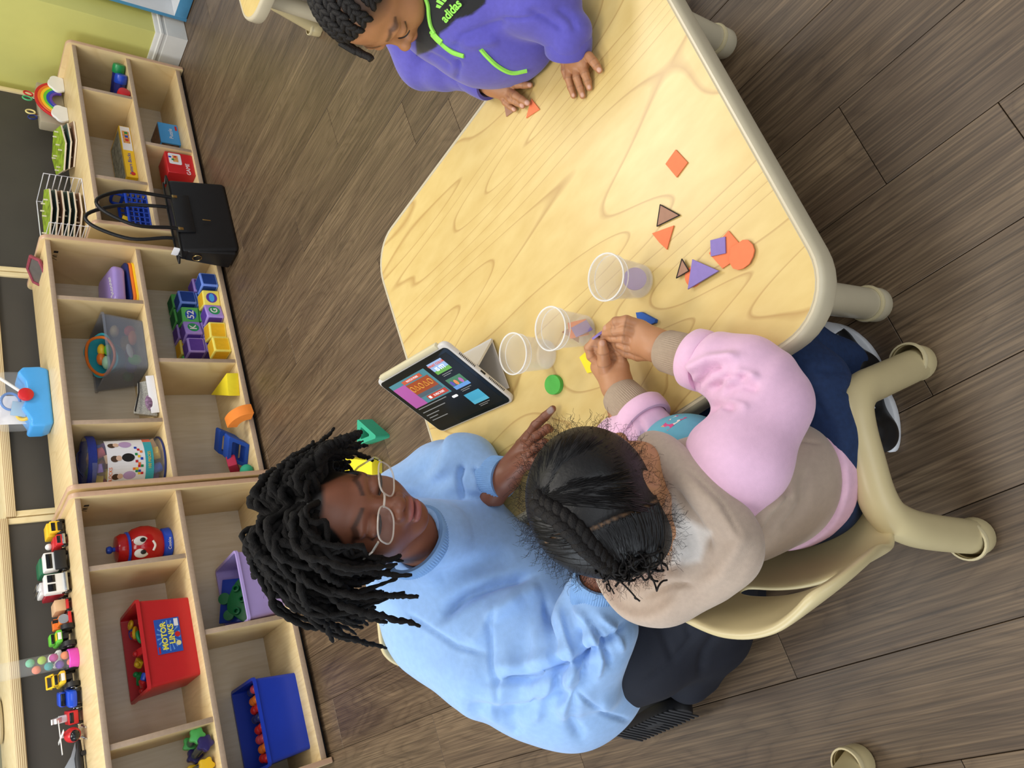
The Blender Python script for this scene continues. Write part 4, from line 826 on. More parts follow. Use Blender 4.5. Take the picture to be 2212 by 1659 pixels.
# --- tall tube of pompoms
t = LT('pompom_tube', 'tall clear tube with a pink cap standing among the toy cars', 'tube', -.487, .222, ZT, 0)
obj('tube_wall', lathe([(.0285, .004), (.0285, .52)], 28, False), clear, t); obj('cap', lathe([(0, 0), (.031, 0), (.033, .003), (.033, .028), (.031, .030), (.028, .030)], 30, False), P_pink, t)
pr = random.Random(4)
for k, (nm, c) in enumerate((('coral', 'e07868'), ('orange', 'e8885a'), ('violet', '6a4aa8'), ('magenta', 'b84a98'), ('teal', '4a9a9c'), ('lime', 'a4c458'), ('salmon', 'e88a70'), ('mint', '7ac0a0'))):
    tag(obj('pompom', ball(.0135, 14, 9), mat('fuzzy_'+nm, c, .95, var=.08, vscale=200, bump=.6, bscale=900), loc=LF(-.487+(.0125 if k % 2 else -.0125), .222+pr.uniform(-.010, .010), ZT+.022+.0165*k)), nm+' pompom inside the pink capped tube', 'pompom', 'pompoms in the clear tube')
# --- beige toy baskets on the far cabinet top
bei = pl('beige', 'bcae8e', .4)
for k, (s, lab) in enumerate(((-.86, 'beige woven toy basket on the far cabinet top by the frame edge'), (-.62, 'beige ring stack toy on the far cabinet top'))):
    t = thing('beige_toy', lab, 'toy', MF(s, .66, .8805), TH)
    for j in range(5): obj('ring', tube([((.07-.006*j)*math.cos(a), (.05-.004*j)*math.sin(a), .012+.022*j) for a in [2*PI*q/24 for q in range(24)]], .011, 8, True), bei, t)
# ================================================================== on the floor
def tri_frame(label, m_, pts, th, k, loc, rot):
    c = (sum(p[0] for p in pts)/3, sum(p[1] for p in pts)/3); a = rpoly(pts, .006, 3); b = rpoly([(c[0]+(p[0]-c[0])*k, c[1]+(p[1]-c[1])*k) for p in pts], .004, 3); n = len(a); V = [(x, y, z) for z in (0, th) for x, y in a]+[(x, y, z) for z in (0, th) for x, y in b]; Fc = []
    for i in range(n):
        j = (i+1) % n; Fc += [(i, j, n+j, n+i), (2*n+j, 2*n+i, 3*n+i, 3*n+j), (i, 2*n+i, 2*n+j, j), (n+i, n+j, 3*n+j, 3*n+i)]
    return tag(obj('foam_triangle', G(V, Fc), m_, loc=loc, rot=rot), label, 'foam block', 'foam shapes')
A_ = atz(848, 946, 0); B_ = atz(797, 960, 0); C_ = atz(797, 897, 0)
P3 = [atz(849, 944, .0), atz(800, 962, 0), atz(800, 901, .0)]
cc = sum((p for p in P3), Vector())/3
tri_frame('teal hollow foam triangle on the floor by the table', foam('floor_teal', '36a884'), [((p-cc).x*.93, (p-cc).y*.93) for p in P3][::-1], .05, .48, (cc.x, cc.y, .0), (0, 0, 0))
tag(obj('foam_peg', rbox(.012, .03, .012, .003), foam('pink', 'd88aa8'), loc=(cc.x-.005, cc.y-.005, .006), rot=(0, 0, .7)), 'small pink foam peg inside the teal triangle', 'foam block', 'foam shapes')
a = atz(815, 1010, .02); b = atz(722, 998, .02); m_ = a.lerp(b, .5)
tag(obj('foam_bar', rbox((a-b).length, .045, .04, .004, 2, True), F_yel, loc=(m_.x, m_.y, 0), rot=(0, 0, math.atan2((a-b).y, (a-b).x))), 'yellow foam bar on the floor beside the adult\'s glasses', 'foam block', 'foam shapes')
# ================================================================== on the table
Z0 = TT+.0004
f_or = mat('orange_craft_foam', 'ee8054', .8, var=.03, vscale=120); f_pu = mat('purple_craft_foam', '8a78b8', .8, var=.04, vscale=120); f_br = mat('brown_craft_foam', 'a67e68', .8, var=.04, vscale=120); f_bl = mat('blue_craft_foam', '2455a6', .7, var=.04, vscale=120); f_gr = mat('green_craft_foam', '4fae44', .6, var=.03, vscale=120); f_ye = mat('yellow_craft_foam', 'f0e02a', .7, var=.03)
def cut(nm, label, pts, m_, z=0, th=.0022, rad=0, edge=None):
    W = [atz(x, y, Z0+z+th) for x, y in pts]; c = sum((p for p in W), Vector())/len(W); poly = [((p-c).x, (p-c).y) for p in W]
    ar = sum(poly[i-1][0]*poly[i][1]-poly[i][0]*poly[i-1][1] for i in range(len(poly)))
    if ar < 0: poly = poly[::-1]
    t = thing(nm, label, 'craft shape', (c.x, c.y, Z0+z), 0, 'craft foam shapes on the table')
    obj('foam_sheet', prism(rpoly(poly, rad) if rad else poly, th, .0003, 1), m_, t)
    if edge:
        for i in edge: a, b = poly[i], poly[(i+1) % len(poly)]; obj('inked_edge', tube([(a[0], a[1], th), (b[0], b[1], th)], .0009, 5), mk, t)
    return t
cut('foam_diamond', 'orange foam diamond lying alone on the table', [(1437, 354), (1459, 323), (1485, 351), (1461, 383)], f_or)
cut('foam_triangle', 'brown foam triangle with inked edges beside the lone orange triangle', [(1426, 442), (1468, 465), (1419, 489)], f_br, edge=(0, 1, 2))
cut('foam_triangle', 'orange foam triangle below the larger brown triangle', [(1408, 504), (1455, 487), (1440, 539), (1424, 524)], f_or)
cut('foam_square', 'orange foam square under the orange heart', [(1531, 547), (1573, 498), (1613, 545), (1560, 580)], f_or, 0)
cut('foam_heart', 'orange foam heart on top of the orange square', [(1594, 525), (1604, 518), (1615, 518), (1625, 528), (1629, 540), (1626, 554), (1618, 570), (1605, 580), (1594, 583), (1583, 580), (1577, 570), (1574, 556), (1577, 546), (1577, 535)], f_or, .0024)
cut('foam_square', 'purple foam square overlapping the orange heart and square', [(1534, 519), (1566, 511), (1567, 547), (1535, 554)], f_pu, .0026)
cut('foam_triangle', 'small brown foam triangle with inked edges touching the purple one', [(1473, 559), (1488, 585), (1461, 601)], f_br, .0024, edge=(0, 1, 2))
cut('foam_disc', 'orange foam disc mostly under the purple triangle', [(1496+17*math.cos(a), 598+22*math.sin(a)) for a in [2*PI*k/20 for k in range(20)]], f_or, 0)
cut('foam_triangle', 'large purple foam triangle on the table', [(1495, 560), (1552, 585), (1485, 625)], f_pu, .0048, .003)
cut('foam_triangle', 'orange foam triangle under the boy\'s fingertips', [(1147, 213), (1165, 236), (1136, 255)], f_or)
cut('foam_triangle', 'brown foam triangle under the boy\'s hand', [(1088, 222), (1112, 238), (1093, 252)], f_br)
t = cut('foam_piece', 'dark blue thick foam piece behind the girl\'s hand', [(1373, 675), (1385, 674), (1415, 690), (1414, 697), (1402, 702), (1376, 690)], f_bl, 0, .007)
t = cut('foam_disc', 'thick round green disc on the table near the tablet', [(1193+17*math.cos(a), 831+21.5*math.sin(a)) for a in [2*PI*k/40 for k in range(40)]], f_gr, 0, .008)
cut('foam_piece', 'yellow foam piece half hidden behind the girl\'s hands', [(1251, 772), (1268, 757), (1292, 800), (1268, 806)], f_ye, 0, .004)
# --- clear cups
rimm = mat('cup_rim_plastic', 'f6f4f0', .15, alpha=.62, var=.01)  # whiter and more opaque than the wall: rim highlights put into the colour
def cup(label, x, y, rt=.0345, rb=.0265, h=.083, inner=()):
    t = thing('plastic_cup', label, 'cup', (x, y, TT+.0002), 0, 'clear plastic cups')
    prof = [(0, .0008), (rb-.003, .0008), (rb, .003), (rb+.001, .008), (rt-.0015, h-.014), (rt-.0012, h-.0135), (rt+.0008, h-.013), (rt+.001, h-.004), (rt+.0028, h-.003), (rt+.0028, h-.0005), (rt+.001, h), (rt-.0005, h-.001), (rt-.0005, h-.012), (rt-.0026, h-.015), (rb-.0005, .009), (rb-.001, .0045), (rb-.004, .002), (0, .002)]
    obj('cup_wall', lathe(prof, 48, False), frost, t); obj('rim', tube([((rt+.0015)*math.cos(a), (rt+.0015)*math.sin(a), h-.0012) for a in [2*PI*k/48 for k in range(48)]], .0013, 8, True), rimm, t); obj('rim', tube([((rt+.0002)*math.cos(a), (rt+.0002)*math.sin(a), h-.0135) for a in [2*PI*k/48 for k in range(48)]], .0007, 6, True), rimm, t); return t
cup('empty clear plastic cup beside the tablet stand', .0525, 1.030)
cup('clear plastic cup holding orange and purple paper shapes', .0905, .935)
cup('clear plastic cup holding a round purple shape, nearest the boy', .1615, .811)
def incup(nm, label, g, m_, loc, rot): return tag(obj(nm, g, m_, loc=loc, rot=rot), label, 'craft shape', 'craft shapes in the cups')
incup('foam_square', 'orange foam square inside the middle cup', rbox(.032, .032, .002, .0003, 1), f_or, (.0925, .930, TT+.022), (.75, .25, .5))
incup('foam_square', 'purple foam square inside the middle cup behind the orange one', rbox(.032, .030, .002, .0003, 1), f_pu, (.093, .923, TT+.022), (.8, .3, .9))
incup('foam_triangle', 'brown foam triangle inside the middle cup', prism([(-.017, -.012), (.017, -.012), (0, .018)], .002), f_br, (.0865, .942, TT+.024), (.7, .1, 0))
incup('foam_disc', 'round purple foam shape inside the cup nearest the boy', lathe([(0, 0), (.018, 0), (.018, .0022), (0, .0022)], 28, False), f_pu, (.163, .806, TT+.021), (.75, .15, 0))
# --- tablet in its stand case
BLp = Vector((-.104, 1.358, TT)); BRp = Vector((-.034, 1.118, TT)); TLp = Vector((.0045, 1.384, .468))
ux = (BRp-BLp).normalized(); uy = (TLp-BLp); uy = (uy-ux*uy.dot(ux)).normalized()
TM = frame_m(BLp+uy*.003, ux, uy)
t = bpy.data.objects.new('tablet', None); COL.objects.link(t); t.matrix_world = TM; tag(t, 'tablet in a white folding case showing a video page', 'tablet')
W_, H_ = .250, .180
case_m = mat('white_case_rubber', 'd6d2cc', .4, var=.02); case_c = mat('cream_case_edge', 'd8ceaa', .45, var=.02)
obj('case_shell', prism(rpoly([(0, 0), (W_, 0), (W_, H_), (0, H_)], .014, 6), .011, .003).mv(0, 0, -.0105), case_m, t)
obj('pen_channel', bx(.022, W_-.022, H_-.006, H_+.006, -.008, .003, .003), case_c, t)
obj('front_glass', prism(rpoly([(.005, .005), (W_-.005, .005), (W_-.005, H_-.008), (.005, H_-.008)], .010, 6), .0012).mv(0, 0, .0005), mat('screen_black_glass', '0c0d10', .06, var=.01, spec=.6), t)
scr = lambda n, c, e=.35: mat('screen_'+n, c, .25, emit=e*.7)
def on(nm, x0, x1, y0, y1, m_, z=.0018): return printed(nm, G([(x0, y0, z), (x1, y0, z), (x1, y1, z), (x0, y1, z)], [(0, 1, 2, 3)]), m_, t)
sx0, sx1, sy0, sy1 = .016, W_-.016, .014, H_-.018
on('screen', sx0, sx1, sy0, sy1, scr('dark_page', '15130f', .25), .0018)
vx1 = sx0+.132; vy0 = sy1-.080
on('video_frame', sx0+.002, vx1, vy0, sy1-.006, scr('teal', '4f8690'), .0020); on('video_patch', sx0+.002, sx0+.046, vy0, sy1-.018, scr('mauve', 'b05aa0'), .0022)
on('video_card', sx0+.045, vx1-.008, vy0+.026, sy1-.022, scr('rust', 'a04a28'), .0023); on('video_bar', sx0+.045, vx1-.008, vy0+.018, vy0+.028, scr('slate', '55606a'), .0024)
for k, x in enumerate((.052, .066, .082, .098, .114)):
    cx_, cy_ = sx0+x, vy0+.043
    g = tube([(cx_+.0055*math.cos(a), cy_+.007*math.sin(a), .0026) for a in [2*PI*q/16 for q in range(16)]], .0006, 4, True) if k % 2 == 0 else tube([(cx_-.006, cy_-.006, .0026), (cx_+.006, cy_-.006, .0026), (cx_, cy_+.007, .0026)], .0006, 4, True)
    printed('video_shape', g, scr('gold', 'e0b040', .5), t)
on('video_banner', sx0+.045, vx1-.02, sy1-.019, sy1-.010, scr('coral', 'c85a40'), .0024); printed('lettering', text_g('WATCH MORE', .0062, .0001).mv(sx0+.080, sy1-.0145, .0027), scr('text', 'f0f0f0', .6), t)
on('subscribe_button', sx0+.062, vx1-.004, vy0+.004, vy0+.016, scr('red', 'c0402c'), .0025); printed('lettering', text_g('SUBSCRIBE', .0075, .0001).mv(sx0+.101, vy0+.010, .0028), scr('text', 'f0f0f0', .6), t); on('play_icon', sx0+.066, sx0+.074, vy0+.0065, vy0+.0135, scr('text', 'f0f0f0', .6), .0027)
for k, (c1, c2) in enumerate((('9ab8e0', '6aa848'), ('4a7a58', '6a9ad8'), ('4aa8c8', '5ab4d0'))):
    y1 = sy1-.004-.048*k; on('thumbnail', vx1+.014, vx1+.062, y1-.030, y1, scr('thumb%d' % k, c1), .0021); on('thumbnail_ground', vx1+.014, vx1+.062, y1-.030, y1-.021, scr('thumbg%d' % k, c2), .0022)
    for q in range(2): on('caption_line', vx1+.022, vx1+.056-.01*q, y1-.0355-.004*q, y1-.034-.004*q, scr('caption', '8a8a88', .3), .0021)
printed('lettering', text_g('WHAT COLOR', .0075, .0001, bold=.0002).mv(vx1+.038, sy1-.011, .0025), scr('lred', 'd86048', .6), t); printed('lettering', text_g('IS IT?', .0135, .0001, bold=.0003).mv(vx1+.038, sy1-.0225, .0025), scr('text', 'f0f0f0', .6), t)
for k, (x, c) in enumerate(((.02, 'e08a50'), (.036, 'b868a8'), (.008, '5a50a8'))): printed('thumbnail_shape', disc(.005, .007).mv(vx1+.014+x, sy1-.066, .0024), scr('tshape%d' % k, c), t)
for k, (yy, x1) in enumerate(((.004, .105), (.016, .085), (.026, .05), (.034, .035), (.042, .06))): on('caption_line', sx0+.004, sx0+x1, vy0-yy-.0022, vy0-yy, scr('caption', '8a8a88', .3), .0021)
printed('pill_button', prism(rpoly([(-.009, -.003), (.009, -.003), (.009, .003), (-.009, .003)], .0029, 4), .0002).mv(vx1-.006, vy0-.013, .0020), scr('text', 'f0f0f0', .6), t)
for k in range(2):
    for q in range(12): obj('speaker_hole', bx(W_-.0002, W_+.0006, .03+.075*k+.0034*q, .0315+.075*k+.0034*q, -.006, -.002, 0), mk, t, ang=0)
obj('charging_port', bx(W_-.0002, W_+.0008, .079, .091, -.0065, -.0025, .0005), P_black, t)
# folded cover forming the stand (triangular prop on the table behind)
n_ = ux.cross(uy); foot0 = BRp+ux*-.02
def panel(a, b, c, d, th=.004):
    a, b, c, d = map(Vector, (a, b, c, d)); nn_ = (b-a).cross(d-a).normalized()*th; V = [p for p in (a, b, c, d)]+[p-nn_ for p in (a, b, c, d)]
    return G([tuple(v) for v in V], [(0, 1, 2, 3), (7, 6, 5, 4), (0, 4, 5, 1), (1, 5, 6, 2), (2, 6, 7, 3), (3, 7, 4, 0)])
mid_b = [BLp+uy*.105-n_*.011, BRp+uy*.105-n_*.011]; gb = Vector((.878, .478, 0))
ft = [Vector((p.x, p.y, TT+.004))+gb*.095 for p in (BLp, BRp)]; ft = [f_+gb*.045 for f_ in ft]
wobj('stand_flap', panel(mid_b[0], mid_b[1], ft[1], ft[0]), case_m, t); wobj('base_flap', panel(ft[0], ft[1], BRp+gb*.03+Vector((0, 0, .004)), BLp+gb*.03+Vector((0, 0, .004)), .003), case_m, t)
# ================================================================== people: shared tools
def tone_mat(name, rough=.5, var=.06, vs=60, bump=.1, bs=400, sss=.0, sheen=0, spec=.5):
    m, nt, b = nodes(name); at = nn(nt, 'ShaderNodeAttribute'); at.attribute_name = 'tone'; tc = nn(nt, 'ShaderNodeTexCoord')
    n = nn(nt, 'ShaderNodeTexNoise'); n.inputs['Scale'].default_value = vs; n.inputs['Detail'].default_value = 4; nt.links.new(tc.outputs['Object'], n.inputs['Vector'])
    mr = nn(nt, 'ShaderNodeMapRange'); mr.inputs[1].default_value = .3; mr.inputs[2].default_value = .7; mr.inputs[3].default_value = 1-var; mr.inputs[4].default_value = 1+var; nt.links.new(n.outputs[0], mr.inputs[0])
    mx = nn(nt, 'ShaderNodeMix', data_type='RGBA', blend_type='MULTIPLY'); mx.inputs[0].default_value = 1; nt.links.new(at.outputs['Color'], mx.inputs[6]); nt.links.new(mr.outputs[0], mx.inputs[7]); nt.links.new(mx.outputs[2], b.inputs['Base Color'])
    b.inputs['Roughness'].default_value = rough; b.inputs['Specular IOR Level'].default_value = spec
    if sss: b.inputs['Subsurface Weight'].default_value = sss; b.inputs['Subsurface Radius'].default_value = (.9, .35, .18); b.inputs['Subsurface Scale'].default_value = .006
    if sheen: b.inputs['Sheen Weight'].default_value = sheen
    n2 = nn(nt, 'ShaderNodeTexNoise'); n2.inputs['Scale'].default_value = bs; nt.links.new(tc.outputs['Object'], n2.inputs['Vector'])
    bp = nn(nt, 'ShaderNodeBump'); bp.inputs['Strength'].default_value = bump; bp.inputs['Distance'].default_value = .001; nt.links.new(n2.outputs[0], bp.inputs['Height']); nt.links.new(bp.outputs[0], b.inputs['Normal'])
    MATS[name] = m; return m
skin_m = tone_mat('skin', .46, .05, 45, .08, 700, .04)
def A(*v): return np.array(v, float)
def npx(x, y, z): return np.array(atz(x, y, z))
def vnormals(V, Fc):
    a, b, c, d = (V[Fc[:, i]] for i in range(4)); n = np.cross(c-a, d-b); N = np.zeros_like(V)
    for i in range(4): np.add.at(N, Fc[:, i], n)
    return N/(np.linalg.norm(N, axis=1, keepdims=True)+1e-12)
_Fv, _Rv, _Dv, _Cv = (np.array(v) for v in (_F, _R, _D, CAMP))
def project(V):
    q = V-_Cv; d = q@_Fv; return np.stack([1106+FPX*(q@_Dv)/d, 829.5-FPX*(q@_Rv)/d], 1)
def pdist(P, line):
    best = np.full(len(P), 1e9); L = [np.array(p, float) for p in line]; par = np.zeros(len(P)); n = len(L)-1
    for i in range(n):
        ab = L[i+1]-L[i]; t = np.clip(((P-L[i])@ab)/(ab@ab+1e-9), 0, 1); d = np.linalg.norm(P-L[i]-t[:, None]*ab, axis=1); m = d < best; best[m] = d[m]; par[m] = (i+t[m])/n
    return best, par
def emboss(V, Fc, lines):
    """sink or raise cloth along surveyed fold lines (real relief on the side they were seen from)"""
    N = vnormals(V, Fc); q = V-_Cv; face = -(N*q).sum(1)/np.linalg.norm(q, axis=1); P = project(V); k = np.clip(face*3, 0, 1); out = V.copy()
    for line, w, amp in lines:
        d, par = pdist(P, line); out += N*(amp*np.exp(-(d/w)**2)*k*np.clip(np.minimum(par, 1-par)*6+.15, 0, 1))[:, None]
    return out
def smooth(V, Fc, it=2):
    E = np.vstack([Fc[:, [0, 1]], Fc[:, [1, 2]], Fc[:, [2, 3]], Fc[:, [3, 0]]])
    for _ in range(it):
        S = np.zeros_like(V); c = np.zeros(len(V)); np.add.at(S, E[:, 0], V[E[:, 1]]); np.add.at(S, E[:, 1], V[E[:, 0]]); np.add.at(c, E[:, 0], 1); np.add.at(c, E[:, 1], 1); V = .5*V+.5*S/np.maximum(c, 1)[:, None]
    return V
def head_sdf(child=0):
    """head in its own frame: chin at origin, crown at z = 1, face towards +y, right ear at +x"""
    def fn(P):
        def B(c, r): return ell(P, c, r)
        def two(c, r, k, d):
            for s in (-1, 1): d = smin(d, ell(P, (s*c[0], c[1], c[2]), r), k)
            return d
        ch = child
        d = smin(B((0, -.06, .62), (.335+.02*ch, .42, .385)), B((0, .12, .34), (.255+.03*ch, .265, .34)), .12)
        d = smin(d, B((0, .255, .085), (.115, .095, .085)), .08)
        d = two((.15+.02*ch, .20, .33-.03*ch), (.125+.035*ch, .14+.02*ch, .13+.02*ch), .1, d); d = two((.20, .0, .24), (.085, .14, .13), .1, d)
        d = two((.11, .325, .555), (.12, .055, .045), .07, d)
        for s in (-1, 1): d = smax(d, -ell(P, (s*.15, .425, .475), (.085, .06, .052)), .05)
        d = smin(d, cone(P, (0, .345, .52), (0, .435-.02*ch, .36), .032, .045), .05)
        d = smin(d, B((0, .45-.005*ch, .335), (.062, .056, .05)), .03); d = two((.062, .41-.02*ch, .318), (.045, .05, .036), .025, d)
        for s in (-1, 1): d = smax(d, -ell(P, (s*.034, .445-.02*ch, .288), (.017, .03, .016)), .012)
        d = two((.145, .342, .472), (.078, .062, .056), .022, d)                      # lidded eyes
        d = smin(d, B((0, .375, .255), (.10, .05, .07)), .06)
        d = smin(d, B((0, .395, .224), (.096, .052, .031)), .016); d = smin(d, B((0, .386, .164), (.088, .055, .037)), .016)
        d = smax(d, -B((0, .455, .194), (.11, .062, .0075)), .010)
        for s in (-1, 1): d = smax(d, -ell(P, (s*.145, .415, .452), (.075, .03, .006)), .008)   # slit below the lid
        for s in (-1, 1):
            e = ell(P, (s*.352, -.035, .44), (.04, .085, .115)); e = smax(e, -ell(P, (s*.395, -.015, .45), (.03, .05, .075)), .02); d = smin(d, e, .03)
        d = smin(d, cone(P, (0, -.08, .25), (0, -.17, -.45), .19-.02*ch, .20-.02*ch), .10)
        return d
    return fn
def head_tones(V, base, lip, brow, hairc, hair_fn, lash=(.02, .015, .012)):
    base = np.array(lin(base)); C_ = np.tile(base, (len(V), 1))
    def mixin(w, col): C_[:] = C_*(1-w[:, None])+np.array(col)*w[:, None]
    lp = np.minimum(ell(V, (0, .40, .222), (.095, .06, .032)), ell(V, (0, .388, .166), (.085, .06, .038))); mixin(np.clip(-lp/.012+.4, 0, 1)*.85, lin(lip))
    mixin(np.clip(1-np.abs(ell(V, (0, .455, .194), (.115, .075, .006)))/.006, 0, 1)*.6, np.array(lin(lip))*.25)
    for s in (-1, 1):
        x = V[:, 0]*s; zb = .575+.035*np.clip((x-.05)/.12, 0, 1)-.05*np.clip((x-.17)/.08, 0, 1); w = np.exp(-((V[:, 2]-zb)/.014)**2)*((x > .045) & (x < .245) & (V[:, 1] > .15)); mixin(np.clip(w*1.1, 0, .72), lin(brow))
        zl = .452-.012*np.clip(np.abs(x-.145)/.07, 0, 1)**2*0+.006*(x-.145); w = np.exp(-((V[:, 2]-zl)/.009)**2)*(np.abs(x-.145) < .078)*(V[:, 1] > .25); mixin(np.clip(w*1.2, 0, .95), lash)
        w = np.exp(-((V[:, 2]-.515)/.008)**2)*(np.abs(x-.145) < .08)*(V[:, 1] > .25); mixin(w*.25, base*.35)
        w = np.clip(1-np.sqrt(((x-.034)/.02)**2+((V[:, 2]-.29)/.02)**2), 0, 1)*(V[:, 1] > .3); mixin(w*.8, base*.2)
    if hair_fn is not None: mixin(np.clip(hair_fn(V), 0, 1), lin(hairc))
    return C_
def make_head(S, Rm, c, child, base, lip, brow, hairc, hair_fn, h=.014):
    V, Fc = surfnet(head_sdf(child), (-.5, -.62, -.42), (.5, .62, 1.1), h); V = smooth(V, Fc, 1)
    return V@(np.array(Rm).T*S)+np.array(c), Fc, head_tones(V, base, lip, brow, hairc, hair_fn)
def hand_mesh(chains, palm, h, base, nail, nails=(), k=.0022, wrist=None):
    """chains: list of (joint points, radii); palm: list of (a, b, ra, rb)"""
    allp = np.array([p for c in chains for p in c[0]]+[p for q in palm for p in q[:2]])
    def fn(P):
        d = None
        for a, b, ra, rb in palm: e = cone(P, a, b, ra, rb); d = e if d is None else smin(d, e, .012)
        for pts, rs in chains: d = smin(d, chain(P, pts, [r*.94 for r in rs], .003), k)
        return d
    V, Fc = surfnet(fn, allp.min(0)-.02, allp.max(0)+.02, h); C_ = np.tile(np.array(lin(base)), (len(V), 1))
    for p, r in nails:
        d = np.linalg.norm(V-np.array(p), axis=1); w = np.clip((r-d)/(r*.25), 0, 1)*.7; C_ = C_*(1-w[:, None])+np.array(lin(nail))*w[:, None]
    # darker creases over the knuckles
    for pts, rs in chains:
        for j in range(1, len(pts)-1):
            p = np.array(pts[j]); t = np.array(pts[j+1])-np.array(pts[j-1]); t = t/np.linalg.norm(t); d = np.abs((V-p)@t); near = np.linalg.norm(V-p, axis=1) < rs[j]*1.7; w = np.exp(-(d/.0012)**2)*near*.4; C_ = C_*(1-w[:, None]*.6)
    return V, Fc, C_
def join(parts):
    Vs, Fs, Cs = [], [], []; n = 0
    for V, Fc, C_ in parts: Vs.append(V); Fs.append(Fc+n); Cs.append(C_); n += len(V)
    return np.vstack(Vs), np.vstack(Fs), np.vstack(Cs)
def body_mesh(fn, lo, hi, h, base): V, Fc = surfnet(fn, lo, hi, h); return V, Fc, np.tile(np.array(lin(base)), (len(V), 1))
def cloth(name, fn, lo, hi, h, m_, root, lines=(), noise=(.003, 22), sm=2, cut=None, tonefn=None):
    V, Fc = surfnet(fn, lo, hi, h); V = smooth(V, Fc, sm); N = vnormals(V, Fc)
    if noise: V = V+N*(noise[0]*vnoise(V, noise[1], 5))[:, None]
    if lines: V = emboss(V, Fc, lines)
    if cut is not None:
        keep = cut(V)[Fc].all(1); Fc = Fc[keep]; used = np.unique(Fc); mp = -np.ones(len(V), int); mp[used] = np.arange(len(used)); V = V[used]; Fc = mp[Fc]
    return sobj(name, V, Fc, m_, root, tonefn(V) if tonefn else None)
def rib_ring(path_c, axis, r, w, n=64, amp=.0012, flat=(1, 1), up=None):
    """ribbed knit cuff: a short tube round an axis"""
    axis = np.array(axis, float); axis /= np.linalg.norm(axis); u = np.array(up if up is not None else (0, 0, 1), float); u = u-axis*(u@axis); u /= np.linalg.norm(u); v = np.cross(axis, u); V = []; Fc = []; prof = [(-.0, 0), (.0022, .1), (.0030, .5), (.0022, .9), (0, 1), (-.006, .98), (-.006, .02)]; m = len(prof); N = n*2
    for k in range(N):
        a = 2*PI*k/N; rr = amp*(1 if k % 2 else -1)
        for o, t in prof: V.append(np.array(path_c)+axis*(w*t)+(u*math.cos(a)*flat[0]+v*math.sin(a)*flat[1])*(r+o+(rr if 0 < t < 1 and o > 0 else 0)))
    for k in range(N):
        for i in range(m): a = k*m+i; b = k*m+(i+1) % m; c = ((k+1) % N)*m+(i+1) % m; d = ((k+1) % N)*m+i; Fc.append((a, b, c, d))
    return G(V, Fc)
# ================================================================== the adult in the blue sweatshirt
adult = thing('person', 'adult with shoulder length locs and clear glasses wearing a light blue sweatshirt', 'person', (-.5, 1.1, 0))
AR = np.array([[-0.9007, 0.4062, 0.1539], [-0.4006, -0.9138, 0.067], [0.1679, -0.0013, 0.9858]]); AC_ = A(-.243, 1.114, .568); AS = .225
rl = Matrix.Rotation(math.radians(-5), 3, Vector(AR[:, 1])); AR = np.array(rl)@AR
def AH(x, y, z): return AC_+AR@(np.array((x, y, z))*AS)
a_skin = '7d4c36'
def scalp_a(V): 
    hl = .80-.30*np.clip((np.abs(V[:, 0])-.12)/.2, 0, 1)-.0*V[:, 1]; front = V[:, 1] > .05
    return np.where(front, np.clip((V[:, 2]-hl)/.03, 0, 1), np.clip((V[:, 2]-.42+.3*np.clip(-V[:, 1], 0, .3))/.03, 0, 1))
hd = make_head(AS, AR, AC_, 0, a_skin, 'a35f5c', '1c1310', '0c0908', scalp_a, .012)
CN = A(-.274, 1.134, .526); NB = A(-.33, 1.27, .495); LSH = A(-.235, 1.335, .44); RSH = A(-.478, 1.265, .455); LEL = A(-.178, 1.285, .372); LWR = A(-.172, 1.10, .372); REL = A(-.475, .955, .335); RWR = A(-.30, .855, .375); PEL = A(-.525, 1.085, .275)
RKN = A(-.345, .815, .165); RFT = A(-.63, .985, .055); LKN = A(-.30, .935, .17); LFT = A(-.47, 1.04, .06)
bodyfn = lambda P: smin(smin(chain(P, [NB+A(0, 0, -.06), A(-.42, 1.18, .37), PEL], [.05, .085, .105], .05), chain(P, [LSH, LEL, LWR], [.05, .042, .028], .02), .04), smin(chain(P, [RSH, REL, RWR], [.05, .042, .03], .02), chain(P, [AH(0, -.12, .05), CN+A(-.01, .02, -.02), NB+A(0, 0, -.05)], [.044, .042, .04], .02), .04), .04)
bd_ = body_mesh(bodyfn, (-.72, .75, .12), (.0, 1.45, .66), .012, a_skin)
# hands
tip = npx(1194, 883, .344); hv = tip-LWR; side = A(.3, -.4, 0); side = side-hv*(side@hv)/(hv@hv); side /= np.linalg.norm(side)
def pt(t, s, z=0): return LWR+hv*t+side*s+A(0, 0, z)
lh = hand_mesh([([pt(.52, -.012, .004), pt(.72, -.012, .006), pt(.87, -.006, .002), pt(1, 0, 0)], [.0105, .0095, .0085, .0068]), ([pt(.5, .012, 0), pt(.68, .018, .004), pt(.80, .02, -.008), pt(.78, .018, -.018)], [.0105, .0095, .0085, .007]), ([pt(.48, .034, -.002), pt(.62, .042, 0), pt(.70, .044, -.010), pt(.68, .04, -.018)], [.010, .009, .008, .007]), ([pt(.42, .052, -.004), pt(.53, .062, -.004), pt(.58, .064, -.012)], [.009, .008, .007]), ([pt(.12, -.02, -.006), pt(.3, -.045, -.010), pt(.48, -.048, -.012)], [.013, .011, .008])],
               [(pt(0, 0), pt(.45, .0), .024, .016), (pt(.05, .01), pt(.45, .035), .022, .014), (pt(0, 0), pt(.4, -.015), .022, .014), (pt(-.25, 0), pt(.02, 0), .026, .026)], .0026, a_skin, '9a8a86', [(pt(.985, .001, .005), .008)])
rhv = A(.13, -.02, .01)
def pr_(t, s, z=0): return RWR+rhv*t+A(0.02, .16, 0)*0+A(-.1, -.95, 0)*s+A(0, 0, z)
